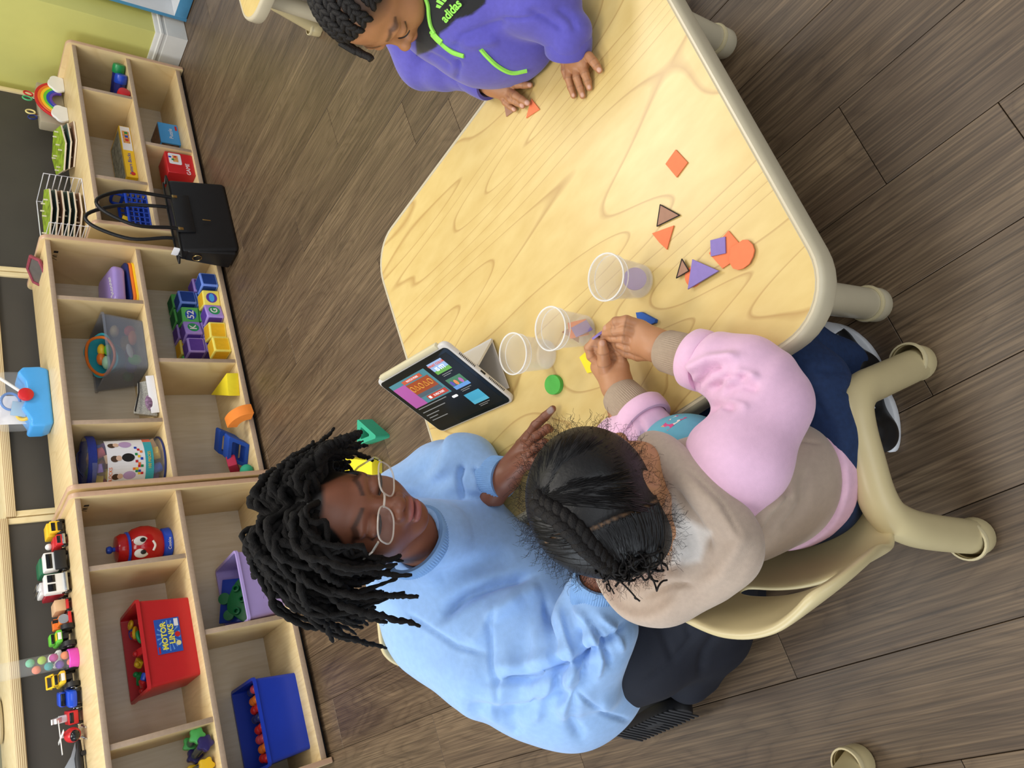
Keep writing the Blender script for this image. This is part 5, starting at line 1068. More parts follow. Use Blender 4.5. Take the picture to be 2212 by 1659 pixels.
rh = hand_mesh([([pr_(.6, s), pr_(.85, s*1.1, -.01), pr_(1.02, s*1.1, -.03)], [.010, .009, .0075]) for s in (-.03, -.01, .011, .03)]+[([pr_(.1, .03), pr_(.4, .05, .01), pr_(.6, .05, .012)], [.012, .011, .009])], [(pr_(0, 0), pr_(.55, -.018), .022, .016), (pr_(0, 0), pr_(.55, .018), .022, .016)], .003, a_skin, '9a8a86')
V, Fc, C_ = join([hd, bd_, lh, rh]); sobj('body', V, Fc, skin_m, adult, C_)
# eyelashes, glasses
lash_m = mat('lash_black', '120d0b', .6, var=.02)
for s in (-1, 1):
    L = [AH(s*(.145+x), .411-3.2*x*x, .447+.6*x*x) for x in np.linspace(-.08, .088, 11)]; wobj('eyelash', tube(L, [.0007]+[.0013]*9+[.0007], 6), lash_m, adult)
gl_m = mat('clear_acetate', 'd8cfc4', .12, alpha=.55, var=.02, coat=.5); lens_m = mat('lens_glass', 'f6f8fa', .03, alpha=.07, var=.01); metal_g = mat('hinge_silver', 'c8c4bc', .2, 1, var=.03)
gl = obj('glasses', G(), gl_m, adult)
bpy.data.objects.remove(gl)
def GH(x, y, z): return AH(x, y+.62*(z-GZ), z)
GZ = .445
def lens_loop(s, k=1.0): return [GH(s*(.163+.118*k*math.copysign(abs(math.cos(a))**.75, math.cos(a))), .475-.25*max(0, abs(.163+.118*math.cos(a))-.12)**1.3, GZ-.005+.088*k*math.copysign(abs(math.sin(a))**.7, math.sin(a))) for a in [2*PI*j/36 for j in range(36)]]
frames = None
for s in (-1, 1):
    fo = wobj('glasses_rim', tube(lens_loop(s), .0014, 8, True), gl_m, adult); tag(fo, 'clear glasses rim')
    Lp = lens_loop(s, .97); cL = sum(Lp)/len(Lp); wobj('glasses_lens', G([cL]+Lp, [(0, j+1, (j+1) % 36+1) for j in range(36)]), lens_m, adult)
    wobj('glasses_temple', tube([GH(s*.285, .44, GZ+.05), GH(s*.335, .36, GZ+.055), GH(s*.36, .1, GZ+.045), GH(s*.365, -.05, GZ+.02)], .0016, 6), gl_m, adult); wobj('glasses_hinge', tube([GH(s*.29, .438, GZ+.052), GH(s*.33, .37, GZ+.055)], .0021, 6), metal_g, adult)
wobj('glasses_bridge', tube(spl([GH(-.05, .47, GZ+.02), GH(0, .50, GZ+.035), GH(.05, .47, GZ+.02)], 4), .0018, 8), gl_m, adult)
wobj('earring', tube([AH(.375, -.02+.03*math.cos(a), .36+.03*math.sin(a)) for a in [2*PI*j/16 for j in range(16)]], .0008, 5, True), P_gold, adult)
# locs
loc_m = mat('black_locs', '0f0c0b', .78, var=.35, vscale=260, bump=1.0, bscale=900, spec=.3)
lr = np.random.default_rng(21); gH = []; cen = AH(0, -.06, .62); inv = np.linalg.inv(AR*AS)
def push(p, m):
    q = inv@(p-AC_); e = q-np.array((0, -.06, .62)); k = np.linalg.norm(e/np.array((.345+m, .43+m, .395+m)))
    if k < 1: q = np.array((0, -.06, .62))+e/k
    if q[1] > .10 and q[2] < .84 and abs(q[0]) < .31: q[0] = math.copysign(.31+.35*m, sg_[0]); q[1] = min(q[1], .33)
    return AC_+AR@(q*AS)
dn = A(0, 0, -1.); sg_ = [1]
def add_loc(x, y, z, L, layer, r=.0062, bias=None):
    p = AH(x, y, z); q = np.array((x, y, z))-np.array((0, -.06, .62)); out = AR@q; out /= np.linalg.norm(out); sgn = 1 if x > .0 else -1; sg_[0] = sgn
    d = AR@np.array((sgn*.9, -.12+lr.normal()*.25, .1)); d = d+out*.25
    if bias is not None: d = AR@np.array(bias, float)
    pts = [p-out*.004]; st = L/9; wob = lr.normal(size=3)*.28
    for i in range(9):
        d = d/np.linalg.norm(d); p = p+d*st; p = push(p, .05+layer); pts.append(p+lr.normal(size=3)*.0012); d = d*.62+dn*.40+wob*(.25 if i < 6 else .5)+lr.normal(size=3)*.10
    pp = spl(pts, 5); rs = [r*(1+.20*math.sin(i*1.7+x*40)+.14*lr.normal())*(1-.55*(i/len(pp))**3) for i in range(len(pp))]; rs[-1] = r*.35
    gH.append(tube(pp, rs, 7))
n_l = 0
for i in range(17):
    th = .10+1.35*(i/16)
    m_n = max(5, int(30*math.sin(min(th, 1.4))))
    for j in range(m_n):
        ph = 2*PI*(j+.5*(i % 2)+lr.uniform(-.2, .2))/m_n
        x = .335*math.sin(th)*math.cos(ph); y = -.06+.42*math.sin(th)*math.sin(ph); z = .62+.385*math.cos(th)
        if y > .10 and z < .84-.25*max(0, abs(x)-.1): continue
        if z < .50: continue
        add_loc(x, y, z, lr.uniform(.13, .19)*(1.12 if x > 0 else .60), lr.uniform(.0, .13 if x > 0 else .06), lr.uniform(.0044, .0064))
for x, y, z, b, L in ((.20, .22, .82, (1, .22, .0), .17), (.16, .24, .86, (1, .18, .2), .15), (.24, .18, .78, (1, .30, -.2), .15), (-.2, .24, .80, (-1, .25, .1), .09), (-.16, .25, .84, (-.9, .35, .2), .09), (-.22, .2, .8, (-1, .15, .2), .09), (.05, .24, .93, (1, .1, .3), .18), (-.05, .24, .93, (-1, .1, .3), .11), (.02, .1, .99, (1, 0, .3), .19), (.02, -.05, 1, (1, -.1, .3), .19), (.02, -.2, .98, (1, -.2, .2), .19), (.03, -.33, .9, (.9, -.6, .1), .18), (-.02, .1, .99, (-1, 0, .3), .12), (-.02, -.05, 1, (-1, -.1, .3), .12), (-.02, -.2, .98, (-1, -.2, .2), .12)): add_loc(x, y, z, L, .10, .0066, b)
wobj('locs', merge(gH), loc_m, adult, ang=80)
fz = []
for k in range(1500):
    g_ = gH[lr.integers(len(gH))]; i = lr.integers(len(g_.V)-14)+7; p = g_.V[i]; c0 = g_.V[(i//7)*7:(i//7)*7+7].mean(0); n = p-c0; n = n/(np.linalg.norm(n)+1e-9); b = np.cross(n, lr.normal(size=3)); b /= np.linalg.norm(b)+1e-9; L = lr.uniform(.003, .009)
    fz.append(tube([p-n*.001, p+n*L*.4+b*L*.2, p+n*L*.6+b*L*.6, p+n*L*.5+b*L], .00016, 3, cap=False))
tag(wobj('frizz', merge(fz), loc_m, adult, ang=0), kind='stuff')
# sweatshirt
swt = mat('light_blue_fleece', '93b9ea', .85, var=.05, vscale=90, bump=.18, bscale=900, sheen=.25); swt_rib = mat('light_blue_rib_knit', '7fa8da', .85, var=.05, vscale=120, bump=.15, bscale=700)
shl = LSH-RSH; shl /= np.linalg.norm(shl)
RCF = A(-.355, .882, .362)
def swfn(P):
    d = chain(P, [A(-.325, 1.265, .42), A(-.405, 1.18, .365), A(-.475, 1.09, .31), A(-.505, 1.04, .265)], [.110, .128, .140, .143], .08, (shl, 1.12))
    d = smin(d, chain(P, [RSH+A(.02, 0, -.01), NB+A(0, .0, -.03), LSH+A(-.01, 0, -.01)], [.075, .075, .07], .04), .07)
    tr = np.clip((P-RSH)@(REL-RSH)/((REL-RSH)@(REL-RSH)), 0, 1.2); ringr = .006*np.sin(tr*34+2*np.sin(P[:, 0]*30))*np.clip((tr-.35)*2.2, 0, 1)
    ra = chain(P, [RSH+A(.005, -.02, -.02), A(-.505, 1.10, .40), REL, A(-.42, .905, .35), RCF], [.088, .092, .082, .068, .048], .035)+ringr
    d = smin(d, ra, .012)
    la = chain(P, [LSH, LEL+A(-.005, .01, .012), A(-.155, 1.20, .385), A(-.172, 1.145, .378)], [.068, .060, .053, .043], .03)+.005*np.sin(P[:, 1]*75+4*np.sin(P[:, 0]*35))*np.clip((1.32-P[:, 1])*8, 0, 1)*np.clip((P[:, 1]-1.14)*15, 0, 1)
    d = smin(d, la, .03)
    # neck opening
    d = smin(d, chain(P, [A(-.30, 1.19, .40), A(-.278, 1.150, .490)], [.10, .075], .03), .05)
    d = smax(d, -cone(P, CN, AH(0, -.10, .2), .044, .066), .010)
    return smax(d, .148-P[:, 2]+.0*P[:, 0], .02)
fold = [([(950, 1330), (1010, 1285), (1080, 1258), (1150, 1240)], 16, -.010), ([(1010, 1400), (1060, 1330), (1130, 1290)], 22, .007), ([(1075, 1520), (1062, 1430), (1058, 1350), (1075, 1310)], 7, -.005), ([(880, 1325), (930, 1360), (985, 1395), (1050, 1412)], 6, -.0045),
        ([(1200, 1500), (1205, 1440), (1190, 1370), (1178, 1290)], 9, -.010), ([(1225, 1495), (1240, 1440), (1222, 1380), (1205, 1310)], 9, .007), ([(1262, 1480), (1262, 1420), (1245, 1350)], 8, -.010), ([(1290, 1465), (1300, 1420), (1275, 1350), (1240, 1310)], 8, .007), ([(1318, 1440), (1300, 1380), (1262, 1330)], 7, -.009), ([(1345, 1410), (1330, 1360), (1290, 1325)], 8, .006),
        ([(1010, 1525), (1080, 1545), (1150, 1530), (1240, 1490)], 16, -.010), ([(1260, 1600), (1235, 1560), (1240, 1510), (1280, 1460)], 14, -.007), ([(1250, 1500), (1300, 1540), (1365, 1560)], 5, -.004), ([(930, 1260), (1020, 1225), (1110, 1200)], 24, -.007), ([(1000, 1070), (990, 1035), (1000, 1005)], 7, -.008), ([(1040, 1065), (1035, 1030), (1022, 1010)], 6, -.006), ([(1060, 1060), (1050, 1015)], 6, .004), ([(860, 1060), (930, 1065), (1010, 1070), (1090, 1085)], 9, -.007), ([(1150, 1560), (1180, 1500), (1200, 1450)], 14, .006), ([(1120, 1590), (1100, 1540)], 16, -.006)]
fold = [(l, w*.9, a*1.5) for l, w, a in fold]+[([(1054, 1474), (1127, 1469), (1195, 1451), (1263, 1420), (1321, 1382), (1364, 1338)], 9, -.016), ([(1060, 1440), (1130, 1436), (1190, 1418), (1255, 1390), (1310, 1352)], 16, .009), ([(945, 1345), (1000, 1300), (1075, 1262), (1160, 1236)], 8, -.010), ([(1045, 1330), (1110, 1290), (1170, 1270)], 18, .008)]
cloth('sweatshirt', swfn, (-.78, .78, .12), (-.02, 1.50, .62), .0042, swt, adult, fold, (.0028, 24))
nax = AH(0, -.10, .12)-CN; nax = nax+A(.25, -.35, 0)*np.linalg.norm(nax)
wobj('collar', rib_ring(CN+A(-.004, .004, .006), nax, .060, .026, 90, .0006, (1.06, 1.0)), swt_rib, adult)
wobj('cuff', rib_ring(RCF, RWR-RCF, .040, .052, 70, .0007), swt_rib, adult); wobj('cuff', rib_ring(A(-.1725, 1.150, .3775), LWR-A(-.1725, 1.150, .3775), .0365, .052, 70, .0007), swt_rib, adult)
# wide navy trousers
navy_c = mat('navy_trouser_cloth', '0e1322', .8, var=.08, vscale=40, bump=.12, bscale=800)
def trfn(P):
    d = chain(P, [PEL+A(.01, 0, -.03), A(-.45, .94, .20), RKN], [.14, .11, .08], .05)
    d = smin(d, chain(P, [RKN, A(-.44, .87, .10), A(-.56, .93, .06)], [.078, .075, .05], .04), .04)
    d = smin(d, chain(P, [PEL, A(-.40, 1.0, .20), LKN, A(-.36, .97, .09), LFT], [.14, .11, .085, .07, .055], .04), .05)
    d = smin(d, chain(P, [A(-.375, .825, .06), A(-.48, .868, .035), A(-.575, .908, .010)], [.055, .045, .014], .03), .04)
    return smax(d, .004-P[:, 2], .006)
cloth('trousers', trfn, (-.80, .58, 0), (-.14, 1.28, .42), .0065, navy_c, adult, [([(1390, 1470), (1450, 1430), (1510, 1360), (1560, 1290)], 5, -.004), ([(1400, 1310), (1430, 1360), (1455, 1430)], 8, -.004), ([(1480, 1310), (1490, 1380)], 8, -.004), ([(1510, 1470), (1520, 1410), (1560, 1350), (1590, 1300)], 9, -.006)], (.003, 26))
# black shoe, sole turned outwards
shoe_m = mat('black_shoe_rubber', '17171a', .6, var=.08, vscale=60)
so = A(-.665, 1.015, .055); sm_ = frame_m(so, (-.55, .80, -.1), (-.35, -.25, -.85))
sh = prism([(.11*math.cos(a)*1.0, (.038+.006*math.cos(2*a)-.006*math.cos(a))*math.sin(a)) for a in [2*PI*k/30 for k in range(30)]], .022, .003)
shoe = wobj('shoe_sole', sh.cp().tr(sm_), shoe_m, adult)
up_ = ball(.05, 20, 12).sc(1.9, .72, .9).mv(0, 0, -.02); wobj('shoe_upper', up_.tr(sm_), shoe_m, adult)
for k in range(15): wobj('tread_bar', bx(-.004, .0015, -.034, .034, .0215, .0245, .0008, 1).mv(-.095+.0135*k, 0, 0).tr(sm_), mat('tread_dark_grey', '2b2b2e', .7, var=.1), adult)
# ================================================================== the girl in the beige and pink hoodie
girl = thing('person', 'seated girl with braided hair in a beige and pink hoodie, back to the camera', 'person', (-.14, .60, 0))
g_skin = 'b8835c'; GS = .190
gf = Vector((.86, .41, -.33)).normalized(); gu0 = Vector((.28, .10, .95)); gr = gf.cross(gu0).normalized(); gu = gr.cross(gf)
GR = np.array([gr[:], gf[:], gu[:]]).T; GC = np.array(atd(1278, 1072, .985))-GR@(A(0, -.05, .62)*GS)
def GHd(x, y, z): return GC+GR@(A(x, y, z)*GS)
g_head = make_head(GS, GR, GC, 1, g_skin, '8a4f48', '1a1210', '0e0a09', lambda V: np.clip((V[:, 2]-.40-.42*np.clip(V[:, 1]-.0, 0, 1)*1.0)/.03, 0, 1)*(np.abs(V[:, 0]) < .36), .014)
g_neck = A(-.165, .672, .462); gRS = A(-.118, .598, .418); gLS = A(-.215, .745, .418); gRE = npx(1650, 848, .352); gRW = npx(1436, 757, .383); gLE = A(-.105, .800, .368); gLW = npx(1338, 852, .383); gP = A(-.142, .602, .255)
gbody = lambda P: smin(smin(chain(P, [g_neck, A(-.16, .65, .38), gP], [.055, .072, .08], .03), chain(P, [gRS, gRE, gRW], [.035, .030, .021], .015), .02), smin(chain(P, [gLS, gLE, gLW], [.035, .030, .021], .015), cone(P, GHd(0, -.1, .05), g_neck, .038, .042), .02), .02)
gb_ = body_mesh(gbody, (-.34, .45, .15), (.14, .95, .56), .010, g_skin)
def hp(X, Y, z): return npx(1220+X/3.16, 660+Y/3.16, z)
# right hand: back of the hand to the camera, fingertips pinching
pin = .412
rh_ = hand_mesh([([hp(505, 135, .396), hp(420, 105, .412), hp(350, 112, .418), hp(285, 158, pin)], [.0100, .0088, .0080, .0064]),
                 ([hp(500, 190, .397), hp(410, 165, .414), hp(340, 175, .417), hp(262, 192, pin)], [.0100, .0086, .0078, .0062]),
                 ([hp(490, 245, .393), hp(405, 225, .406), hp(335, 220, .408), hp(262, 226, pin-.004)], [.0098, .0082, .0074, .0060]),
                 ([hp(500, 300, .388), hp(425, 285, .396), hp(365, 262, .398), hp(310, 245, .400)], [.0092, .0076, .0068, .0056]),
                 ([hp(590, 330, .378), hp(500, 335, .378), hp(420, 320, .384), hp(345, 275, .396)], [.0115, .0105, .0085, .0066])],
                [(hp(640, 265, .383), hp(520, 165, .393), .0195, .0145), (hp(640, 275, .383), hp(510, 225, .392), .0195, .014), (hp(630, 290, .383), hp(510, 285, .388), .0190, .013), (hp(720, 300, .383), hp(630, 275, .383), .0195, .020)], .0017, g_skin, 'c79a86', [(hp(252, 190, pin+.003), .0065), (hp(282, 150, pin+.004), .006)])
# left hand: palm up, thumb towards the piece
lh_ = hand_mesh([([hp(250, 400, .392), hp(185, 345, .402), hp(165, 290, .410), hp(213, 222, pin-.002)], [.0100, .0088, .0078, .0064]),
                 ([hp(300, 380, .388), hp(235, 300, .398), hp(222, 262, .404), hp(240, 232, pin-.006)], [.0098, .0084, .0074, .006]),
                 ([hp(345, 370, .384), hp(320, 290, .392), hp(300, 250, .400), hp(268, 238, pin-.006)], [.0096, .0082, .0072, .006]),
                 ([hp(395, 395, .380), hp(380, 330, .386), hp(350, 295, .392), hp(315, 270, .398)], [.0088, .0074, .0066, .0055]),
                 ([hp(290, 470, .393), hp(268, 395, .405), hp(262, 320, .414), hp(256, 258, .418)], [.0125, .0110, .0092, .0072])],
                [(hp(350, 545, .383), hp(235, 420, .388), .0200, .0140), (hp(355, 545, .383), hp(300, 400, .385), .0200, .0145), (hp(370, 540, .383), hp(385, 420, .380), .0190, .0130), (hp(380, 620, .383), hp(355, 550, .383), .020, .0205)], .0017, g_skin, 'c79a86', [(hp(254, 252, .4245), .0065)])
V, Fc, C_ = join([g_head, gb_, rh_, lh_]); sobj('body', V, Fc, skin_m, girl, C_)
# held piece
dp = hp(232, 195, pin+.001); q = tag(obj('foam_disc', lathe([(0, -.0015), (.0125, -.0015), (.0125, .0015), (0, .0015)], 28, False), f_pu, loc=dp), 'purple foam disc pinched between the girl\'s fingertips', 'craft shape', 'craft foam shapes on the table'); q.rotation_euler = Vector((.75, .35, .45)).to_track_quat('Z', 'Y').to_euler()
# hoodie
beige = mat('beige_fleece', 'b39f8e', .9, var=.04, vscale=120, bump=.2, bscale=1100, sheen=.3); pinkc = mat('pink_fleece', 'e8bcd8', .9, var=.03, vscale=120, bump=.2, bscale=1100, sheen=.3); fleece = mat('pale_fleece_lining', 'cfc2b6', .95, var=.08, vscale=260, bump=.7, bscale=900, sheen=.4); rib_b = mat('beige_rib_knit', 'a8947f', .85, var=.05, vscale=200)
sw = A(.55, -.83, 0)
def hoodfn(P):
    d = chain(P, [A(-.16, .655, .415), A(-.155, .635, .345), A(-.143, .605, .275)], [.075, .084, .086], .05, (sw, 1.15))
    d = smin(d, chain(P, [gRS+A(-.02, .02, -.006), g_neck+A(.01, 0, -.052), gLS+A(.02, -.02, -.006)], [.050, .048, .050], .03), .04)
    d = smax(d, -cone(P, g_neck+A(.01, 0, 0), GHd(0, -.1, .2), .038, .052), .012)
    return smax(d, .262-P[:, 2], .012)
gfold = [([(1720, 1060), (1660, 1100), (1600, 1180), (1560, 1230)], 12, .008), ([(1690, 1010), (1700, 1080), (1650, 1150)], 9, -.007), ([(1670, 955), (1720, 950), (1775, 958)], 3, -.003), ([(1740, 1010), (1735, 1090), (1690, 1150)], 12, -.006), ([(1760, 900), (1740, 880), (1700, 870)], 6, .005)]
cloth('hoodie_body', hoodfn, (-.36, .42, .20), (.05, .92, .52), .0036, beige, girl, gfold, (.0018, 30))
# pink hem band
def bandfn(P):
    d = chain(P, [A(-.144, .606, .285), A(-.143, .605, .25)], [.0925, .0955], .03, (sw, 1.15))
    return smax(smax(d, P[:, 2]-.275, .005), .236-P[:, 2], .005)
hemg = mat('pink_print_cotton', 'e6bcd2', .85, var=.06, vscale=90)
cloth('hem_band', bandfn, (-.36, .42, .2), (.05, .85, .30), .004, hemg, girl, (), (.002, 40))
# sleeves (pink)
def slf(pts, rs, seed):
    pts = [np.array(p) for p in pts]
    def fn(P):
        d = chain(P, pts, rs, .025); n = P@A(31, 47, 23)
        t = np.linalg.norm(P-pts[-1], axis=1); return d+.0035*np.sin(t*95+1.5*np.sin(n))*np.clip((.15-t)*12, 0, 1)
    return fn
gsl = [([(1480, 800), (1530, 775), (1600, 770)], 10, .006), ([(1500, 840), (1530, 800), (1560, 790)], 7, -.006), ([(1530, 845), (1570, 815), (1620, 810)], 8, -.007), ([(1550, 830), (1600, 805), (1640, 815)], 8, .005), ([(1515, 890), (1550, 875), (1590, 880)], 8, -.005), ([(1490, 930), (1510, 895), (1540, 880)], 8, -.006)]
gsl = [(l, w, a*1.7) for l, w, a in gsl]+[([(1478, 795), (1490, 830), (1512, 850)], 6, -.008), ([(1640, 840), (1600, 830), (1560, 850)], 9, -.006), ([(1620, 880), (1580, 870), (1545, 885)], 10, .005)]
gfold = gfold
cloth('sleeve', slf([gRS+A(-.035, .012, -.005), gRS+A(.02, -.012, -.018), npx(1650, 872, .356), npx(1610, 805, .366), npx(1524, 782, .381)], [.060, .062, .058, .050, .038], 1), (-.26, .42, .26), (.12, .84, .50), .0034, pinkc, girl, gsl, (.0018, 40))
cloth('sleeve', slf([gLS+A(.01, .0, .0), gLS+A(.05, .02, -.01), gLE+A(.012, .0, .004), npx(1398, 912, .384)], [.058, .056, .050, .036], 2), (-.32, .62, .26), (.10, .92, .50), .0036, pinkc, girl, [([(1375, 905), (1390, 930), (1400, 960)], 8, -.005)], (.0018, 40))
rc = npx(1508, 777, .382); wobj('cuff', rib_ring(rc, gRW-rc, .0285, float(np.linalg.norm(gRW-rc))*1.02, 60, .0004), rib_b, girl); lc_ = npx(1388, 900, .3835); wobj('cuff', rib_ring(lc_, gLW-lc_, .0285, float(np.linalg.norm(gLW-lc_))*1.05, 60, .0004), rib_b, girl)
wobj('cuff_fold', rib_ring(npx(1528, 784, .382), rc-npx(1528, 784, .382), .0405, .026, 40, 0), pinkc, girl); wobj('cuff_fold', rib_ring(npx(1399, 914, .384), lc_-npx(1399, 914, .384), .0395, .026, 40, 0), pinkc, girl)
# hood lying on the back
def hz(x, y, z): return npx(x, y, z)
rimp = [hz(1405, 962, .455), hz(1440, 990, .462), hz(1500, 1050, .462), hz(1555, 1110, .452), hz(1590, 1165, .44), hz(1585, 1205, .43), hz(1545, 1245, .425), hz(1495, 1270, .425), hz(1430, 1280, .43), hz(1375, 1275, .435)]
rimp2 = [np.array(p) for p in spl(rimp, 2)]
def hoodie(P):
    d = chain(P, rimp2, [.020+.006*math.sin(PI*i/(len(rimp2)-1)) for i in range(len(rimp2))], .02)
    bowl = ell(P, A(-.225, .712, .432), (.115, .110, .062)); bowl = smax(bowl, -ell(P, A(-.215, .725, .475), (.105, .11, .065)), .012); d = smin(d, bowl, .02)
    roll = chain(P, [hz(1420, 1075, .47), hz(1470, 1120, .468), hz(1500, 1180, .455), hz(1470, 1235, .445)], [.016, .02, .021, .016], .02); d = smin(d, roll, .022)
    return smax(d, -ell(P, GHd(0, -.05, .60), (.088, .092, .085)), .01)
inn = lambda V: None
V, Fc = surfnet(hoodie, (-.40, .52, .34), (-.02, .92, .53), .0036); V = smooth(V, Fc, 2); V = emboss(V, Fc, [([(1480, 1010), (1560, 1090), (1600, 1160)], 5, -.003), ([(1450, 1050), (1500, 1120), (1535, 1190)], 9, -.008), ([(1390, 1290), (1450, 1262), (1500, 1262)], 6, -.005), ([(1410, 1120), (1465, 1165), (1480, 1200), (1430, 1225)], 30, -.007), ([(1440, 1000), (1540, 1085), (1597, 1165), (1560, 1235), (1500, 1272)], 20, .007)]); V = V+vnormals(V, Fc)*(.0016*vnoise(V, 45, 9))[:, None]
px_ = project(V[Fc].mean(1)); poly_in = [(1425, 1050), (1450, 1068), (1480, 1118), (1536, 1150), (1512, 1212), (1455, 1226), (1380, 1222), (1380, 1150)]
def inside(P, poly):
    r = np.zeros(len(P), bool); n = len(poly)
    for i in range(n):
        (x0, y0), (x1, y1) = poly[i-1], poly[i]; c = ((y0 > P[:, 1]) != (y1 > P[:, 1])) & (P[:, 0] < (x1-x0)*(P[:, 1]-y0)/(y1-y0+1e-9)+x0); r ^= c
    return r
hp2 = project(V); wi = inside(hp2, poly_in).astype(float); dI = pdist(hp2, poly_in+poly_in[:1])[0]; wi = np.clip(.5+np.where(wi > .5, 1, -1)*dI/14, 0, 1)[:, None]
hood_t = tone_mat('hood_fleece', .92, .05, 150, .35, 1000, 0, .3); sobj('hood', V, Fc, hood_t, girl, np.array(lin('b39f8e'))*(1-wi)+np.array(lin('ddd3ca'))*wi)
# printed shirt front peeking out under the arm
shirtm = mat('bright_print_shirt', '6ab0c4', .85, var=.05, vscale=60)
cloth('shirt_front', lambda P: ell(P, A(-.088, .690, .372), (.045, .062, .062)), (-.17, .60, .30), (-.02, .78, .45), .004, shirtm, girl, (), None)
def shsurf(x, y):
    r_ = np.array(ray(x, y)); P = _Cv+np.outer(np.linspace(.85, 1.25, 300), r_); d = ell(P, A(-.088, .690, .372), (.045, .062, .062)); k = np.argmax(d < 0); return P[k]-r_*.0012 if (d < 0).any() else None
for k, (c, poly) in enumerate((('d8548a', [(1432, 918), (1446, 906), (1456, 918), (1442, 930)]), ('ece4da', [(1446, 906), (1460, 898), (1470, 908), (1456, 918)]), ('d8548a', [(1460, 898), (1476, 894), (1484, 902), (1470, 908)]), ('e89a78', [(1410, 938), (1432, 918), (1442, 930), (1420, 946)]), ('35606e', [(1470, 892), (1500, 880), (1506, 884), (1484, 900)]))):
    pp = [shsurf(*p) for p in poly]
    if all(p is not None for p in pp): wobj('shirt_patch', G(pp, [tuple(range(4))]), mat('print_patch_%d' % k, c, .85), girl, ang=0)
# crown print on the hem
wobj('hem_print', tube([npx(x, y, .268) for x, y in ((1762, 1082), (1770, 1062), (1778, 1072), (1790, 1050), (1795, 1066), (1786, 1090))], .0022, 5, True), mat('magenta_print', 'b83a72', .8), girl)
# jeans
denim = mat('dark_denim', '1a3158', .8, var=.16, vscale=140, bump=.2, bscale=1200); stitch = mat('tan_stitch', 'b08a5a', .7)
RK = A(.055, .655, .225); LK = A(.015, .80, .225); RA = A(.028, .618, .065); LA = A(-.055, .60, .065)
def jf(P):
    d = chain(P, [gP+A(.005, -.008, -.03), gP+A(.06, -.018, -.03), A(-.01, .602, .222), RK], [.093, .080, .066, .050], .03)
    d = smin(d, chain(P, [RK, A(.050, .64, .15), RA], [.049, .046, .043], .02), .02)
    d = smin(d, chain(P, [gP+A(-.02, .04, -.03), A(-.05, .70, .222), LK, A(.0, .72, .14), A(-.02, .63, .07)], [.085, .066, .052, .047, .042], .025), .03)
    return smax(d, P[:, 2]-.275, .01)
cloth('jeans', jf, (-.30, .44, .02), (.14, .90, .29), .0042, denim, girl, [([(1690, 760), (1740, 830), (1790, 910)], 3, -.002), ([(1820, 850), (1850, 835), (1880, 830)], 6, -.004), ([(1750, 790), (1790, 800), (1840, 800)], 9, -.004)], (.0016, 50))
wobj('seam', tube([npx(1716, 755, .262), npx(1745, 830, .268), npx(1780, 905, .266)], .0011, 5), stitch, girl)
# sneakers
blk = mat('black_sneaker_leather', '16171a', .4, var=.06); wht = mat('white_sneaker_rubber', 'e4e6ea', .4, var=.03)
def sneaker(c, ang, label):
    mtx = Matrix.Translation(Vector(c))@Matrix.Rotation(ang, 4, 'Z')
    outl = [(.073*math.cos(a)+(.004 if math.cos(a) > 0 else 0), (.030+.004*math.cos(a))*math.sin(a)*(1-.12*math.cos(2*a))) for a in [2*PI*k/36 for k in range(36)]]
    so_ = wobj('shoe', prism(outl, .020, .004, 2).tr(mtx), wht, girl); so_['label'] = label
    V, Fc = surfnet(lambda P: smin(smin(ell(P, (.028, 0, .022), (.046, .0285, .026)), ell(P, (-.035, 0, .030), (.036, .0275, .036)), .02), cone(P, (-.035, 0, .04), (-.038, 0, .066), .026, .027), .012), (-.09, -.05, -.02), (.09, .05, .1), .003)
    V = V@np.array(mtx)[:3, :3].T+np.array(mtx)[:3, 3]; sobj('shoe_upper', V, Fc, blk, so_)
    Vt, Ft = surfnet(lambda P: smax(ell(P, (.030, 0, .0235), (.046, .0285, .0265)), .030-P[:, 0], .004), (.02, -.05, 0), (.09, .05, .06), .003); Vt = Vt@np.array(mtx)[:3, :3].T+np.array(mtx)[:3, 3]; sobj('toe_cap', Vt, Ft, wht, so_)
    for k in range(4): wobj('lace', tube(spl([(.026-.014*k, -.019, .040+.004*k), (.026-.014*k, 0, .0500+.005*k), (.026-.014*k, .019, .040+.004*k)], 4), .0026, 6).tr(mtx), blk if k % 2 else wht, so_)
sneaker((.046, .628, 0), math.radians(48), 'black and white sneaker in front'); sneaker((-.045, .590, 0), math.radians(25), 'black and white sneaker under the chair frame')
# hair: smooth crown, braid, curls and flyaway strands
hair_m = mat('black_smooth_hair', '0d0b0c', .42, var=.4, vscale=60, bump=.7, bscale=160, stretch=(1, 6, 1), spec=.45); hair_d = mat('black_curly_hair', '100c0b', .6, var=.2, vscale=200, bump=.6, bscale=500, spec=.3)
def hairfn(P):
    q = (P-GC)@GR/GS; d = ell(q, (0, -.075, .64), (.415, .50, .435))*GS
    d = smax(d, ((q[:, 1]-.40)*.8-(q[:, 2]-.62)*.55)*GS, .012); zl = .12+1.7*np.clip(q[:, 1]-.10, 0, .35); d = smax(d, (zl-q[:, 2])*GS*.7, .012)
    d = smin(d, smax(ell(q, (0, -.30, .36), (.34, .24, .30)), (.10-q[:, 2])*.8, .05)*GS, .03)
    for s in (-1, 1): d = smax(d, -ell(q, (s*.43, -.01, .40), (.10, .095, .125))*GS, .008)
    return d
def hair_part(V): return V
V, Fc = surfnet(hairfn, GC-.16, GC+A(.22, .22, .30), .0032); V = smooth(V, Fc, 2)
parts_px = [([(1262, 1150), (1330, 1118), (1385, 1100), (1420, 1080)], 4.5, -.0045), ([(1180, 1172), (1212, 1150), (1255, 1190), (1290, 1215)], 4.5, -.0045)]
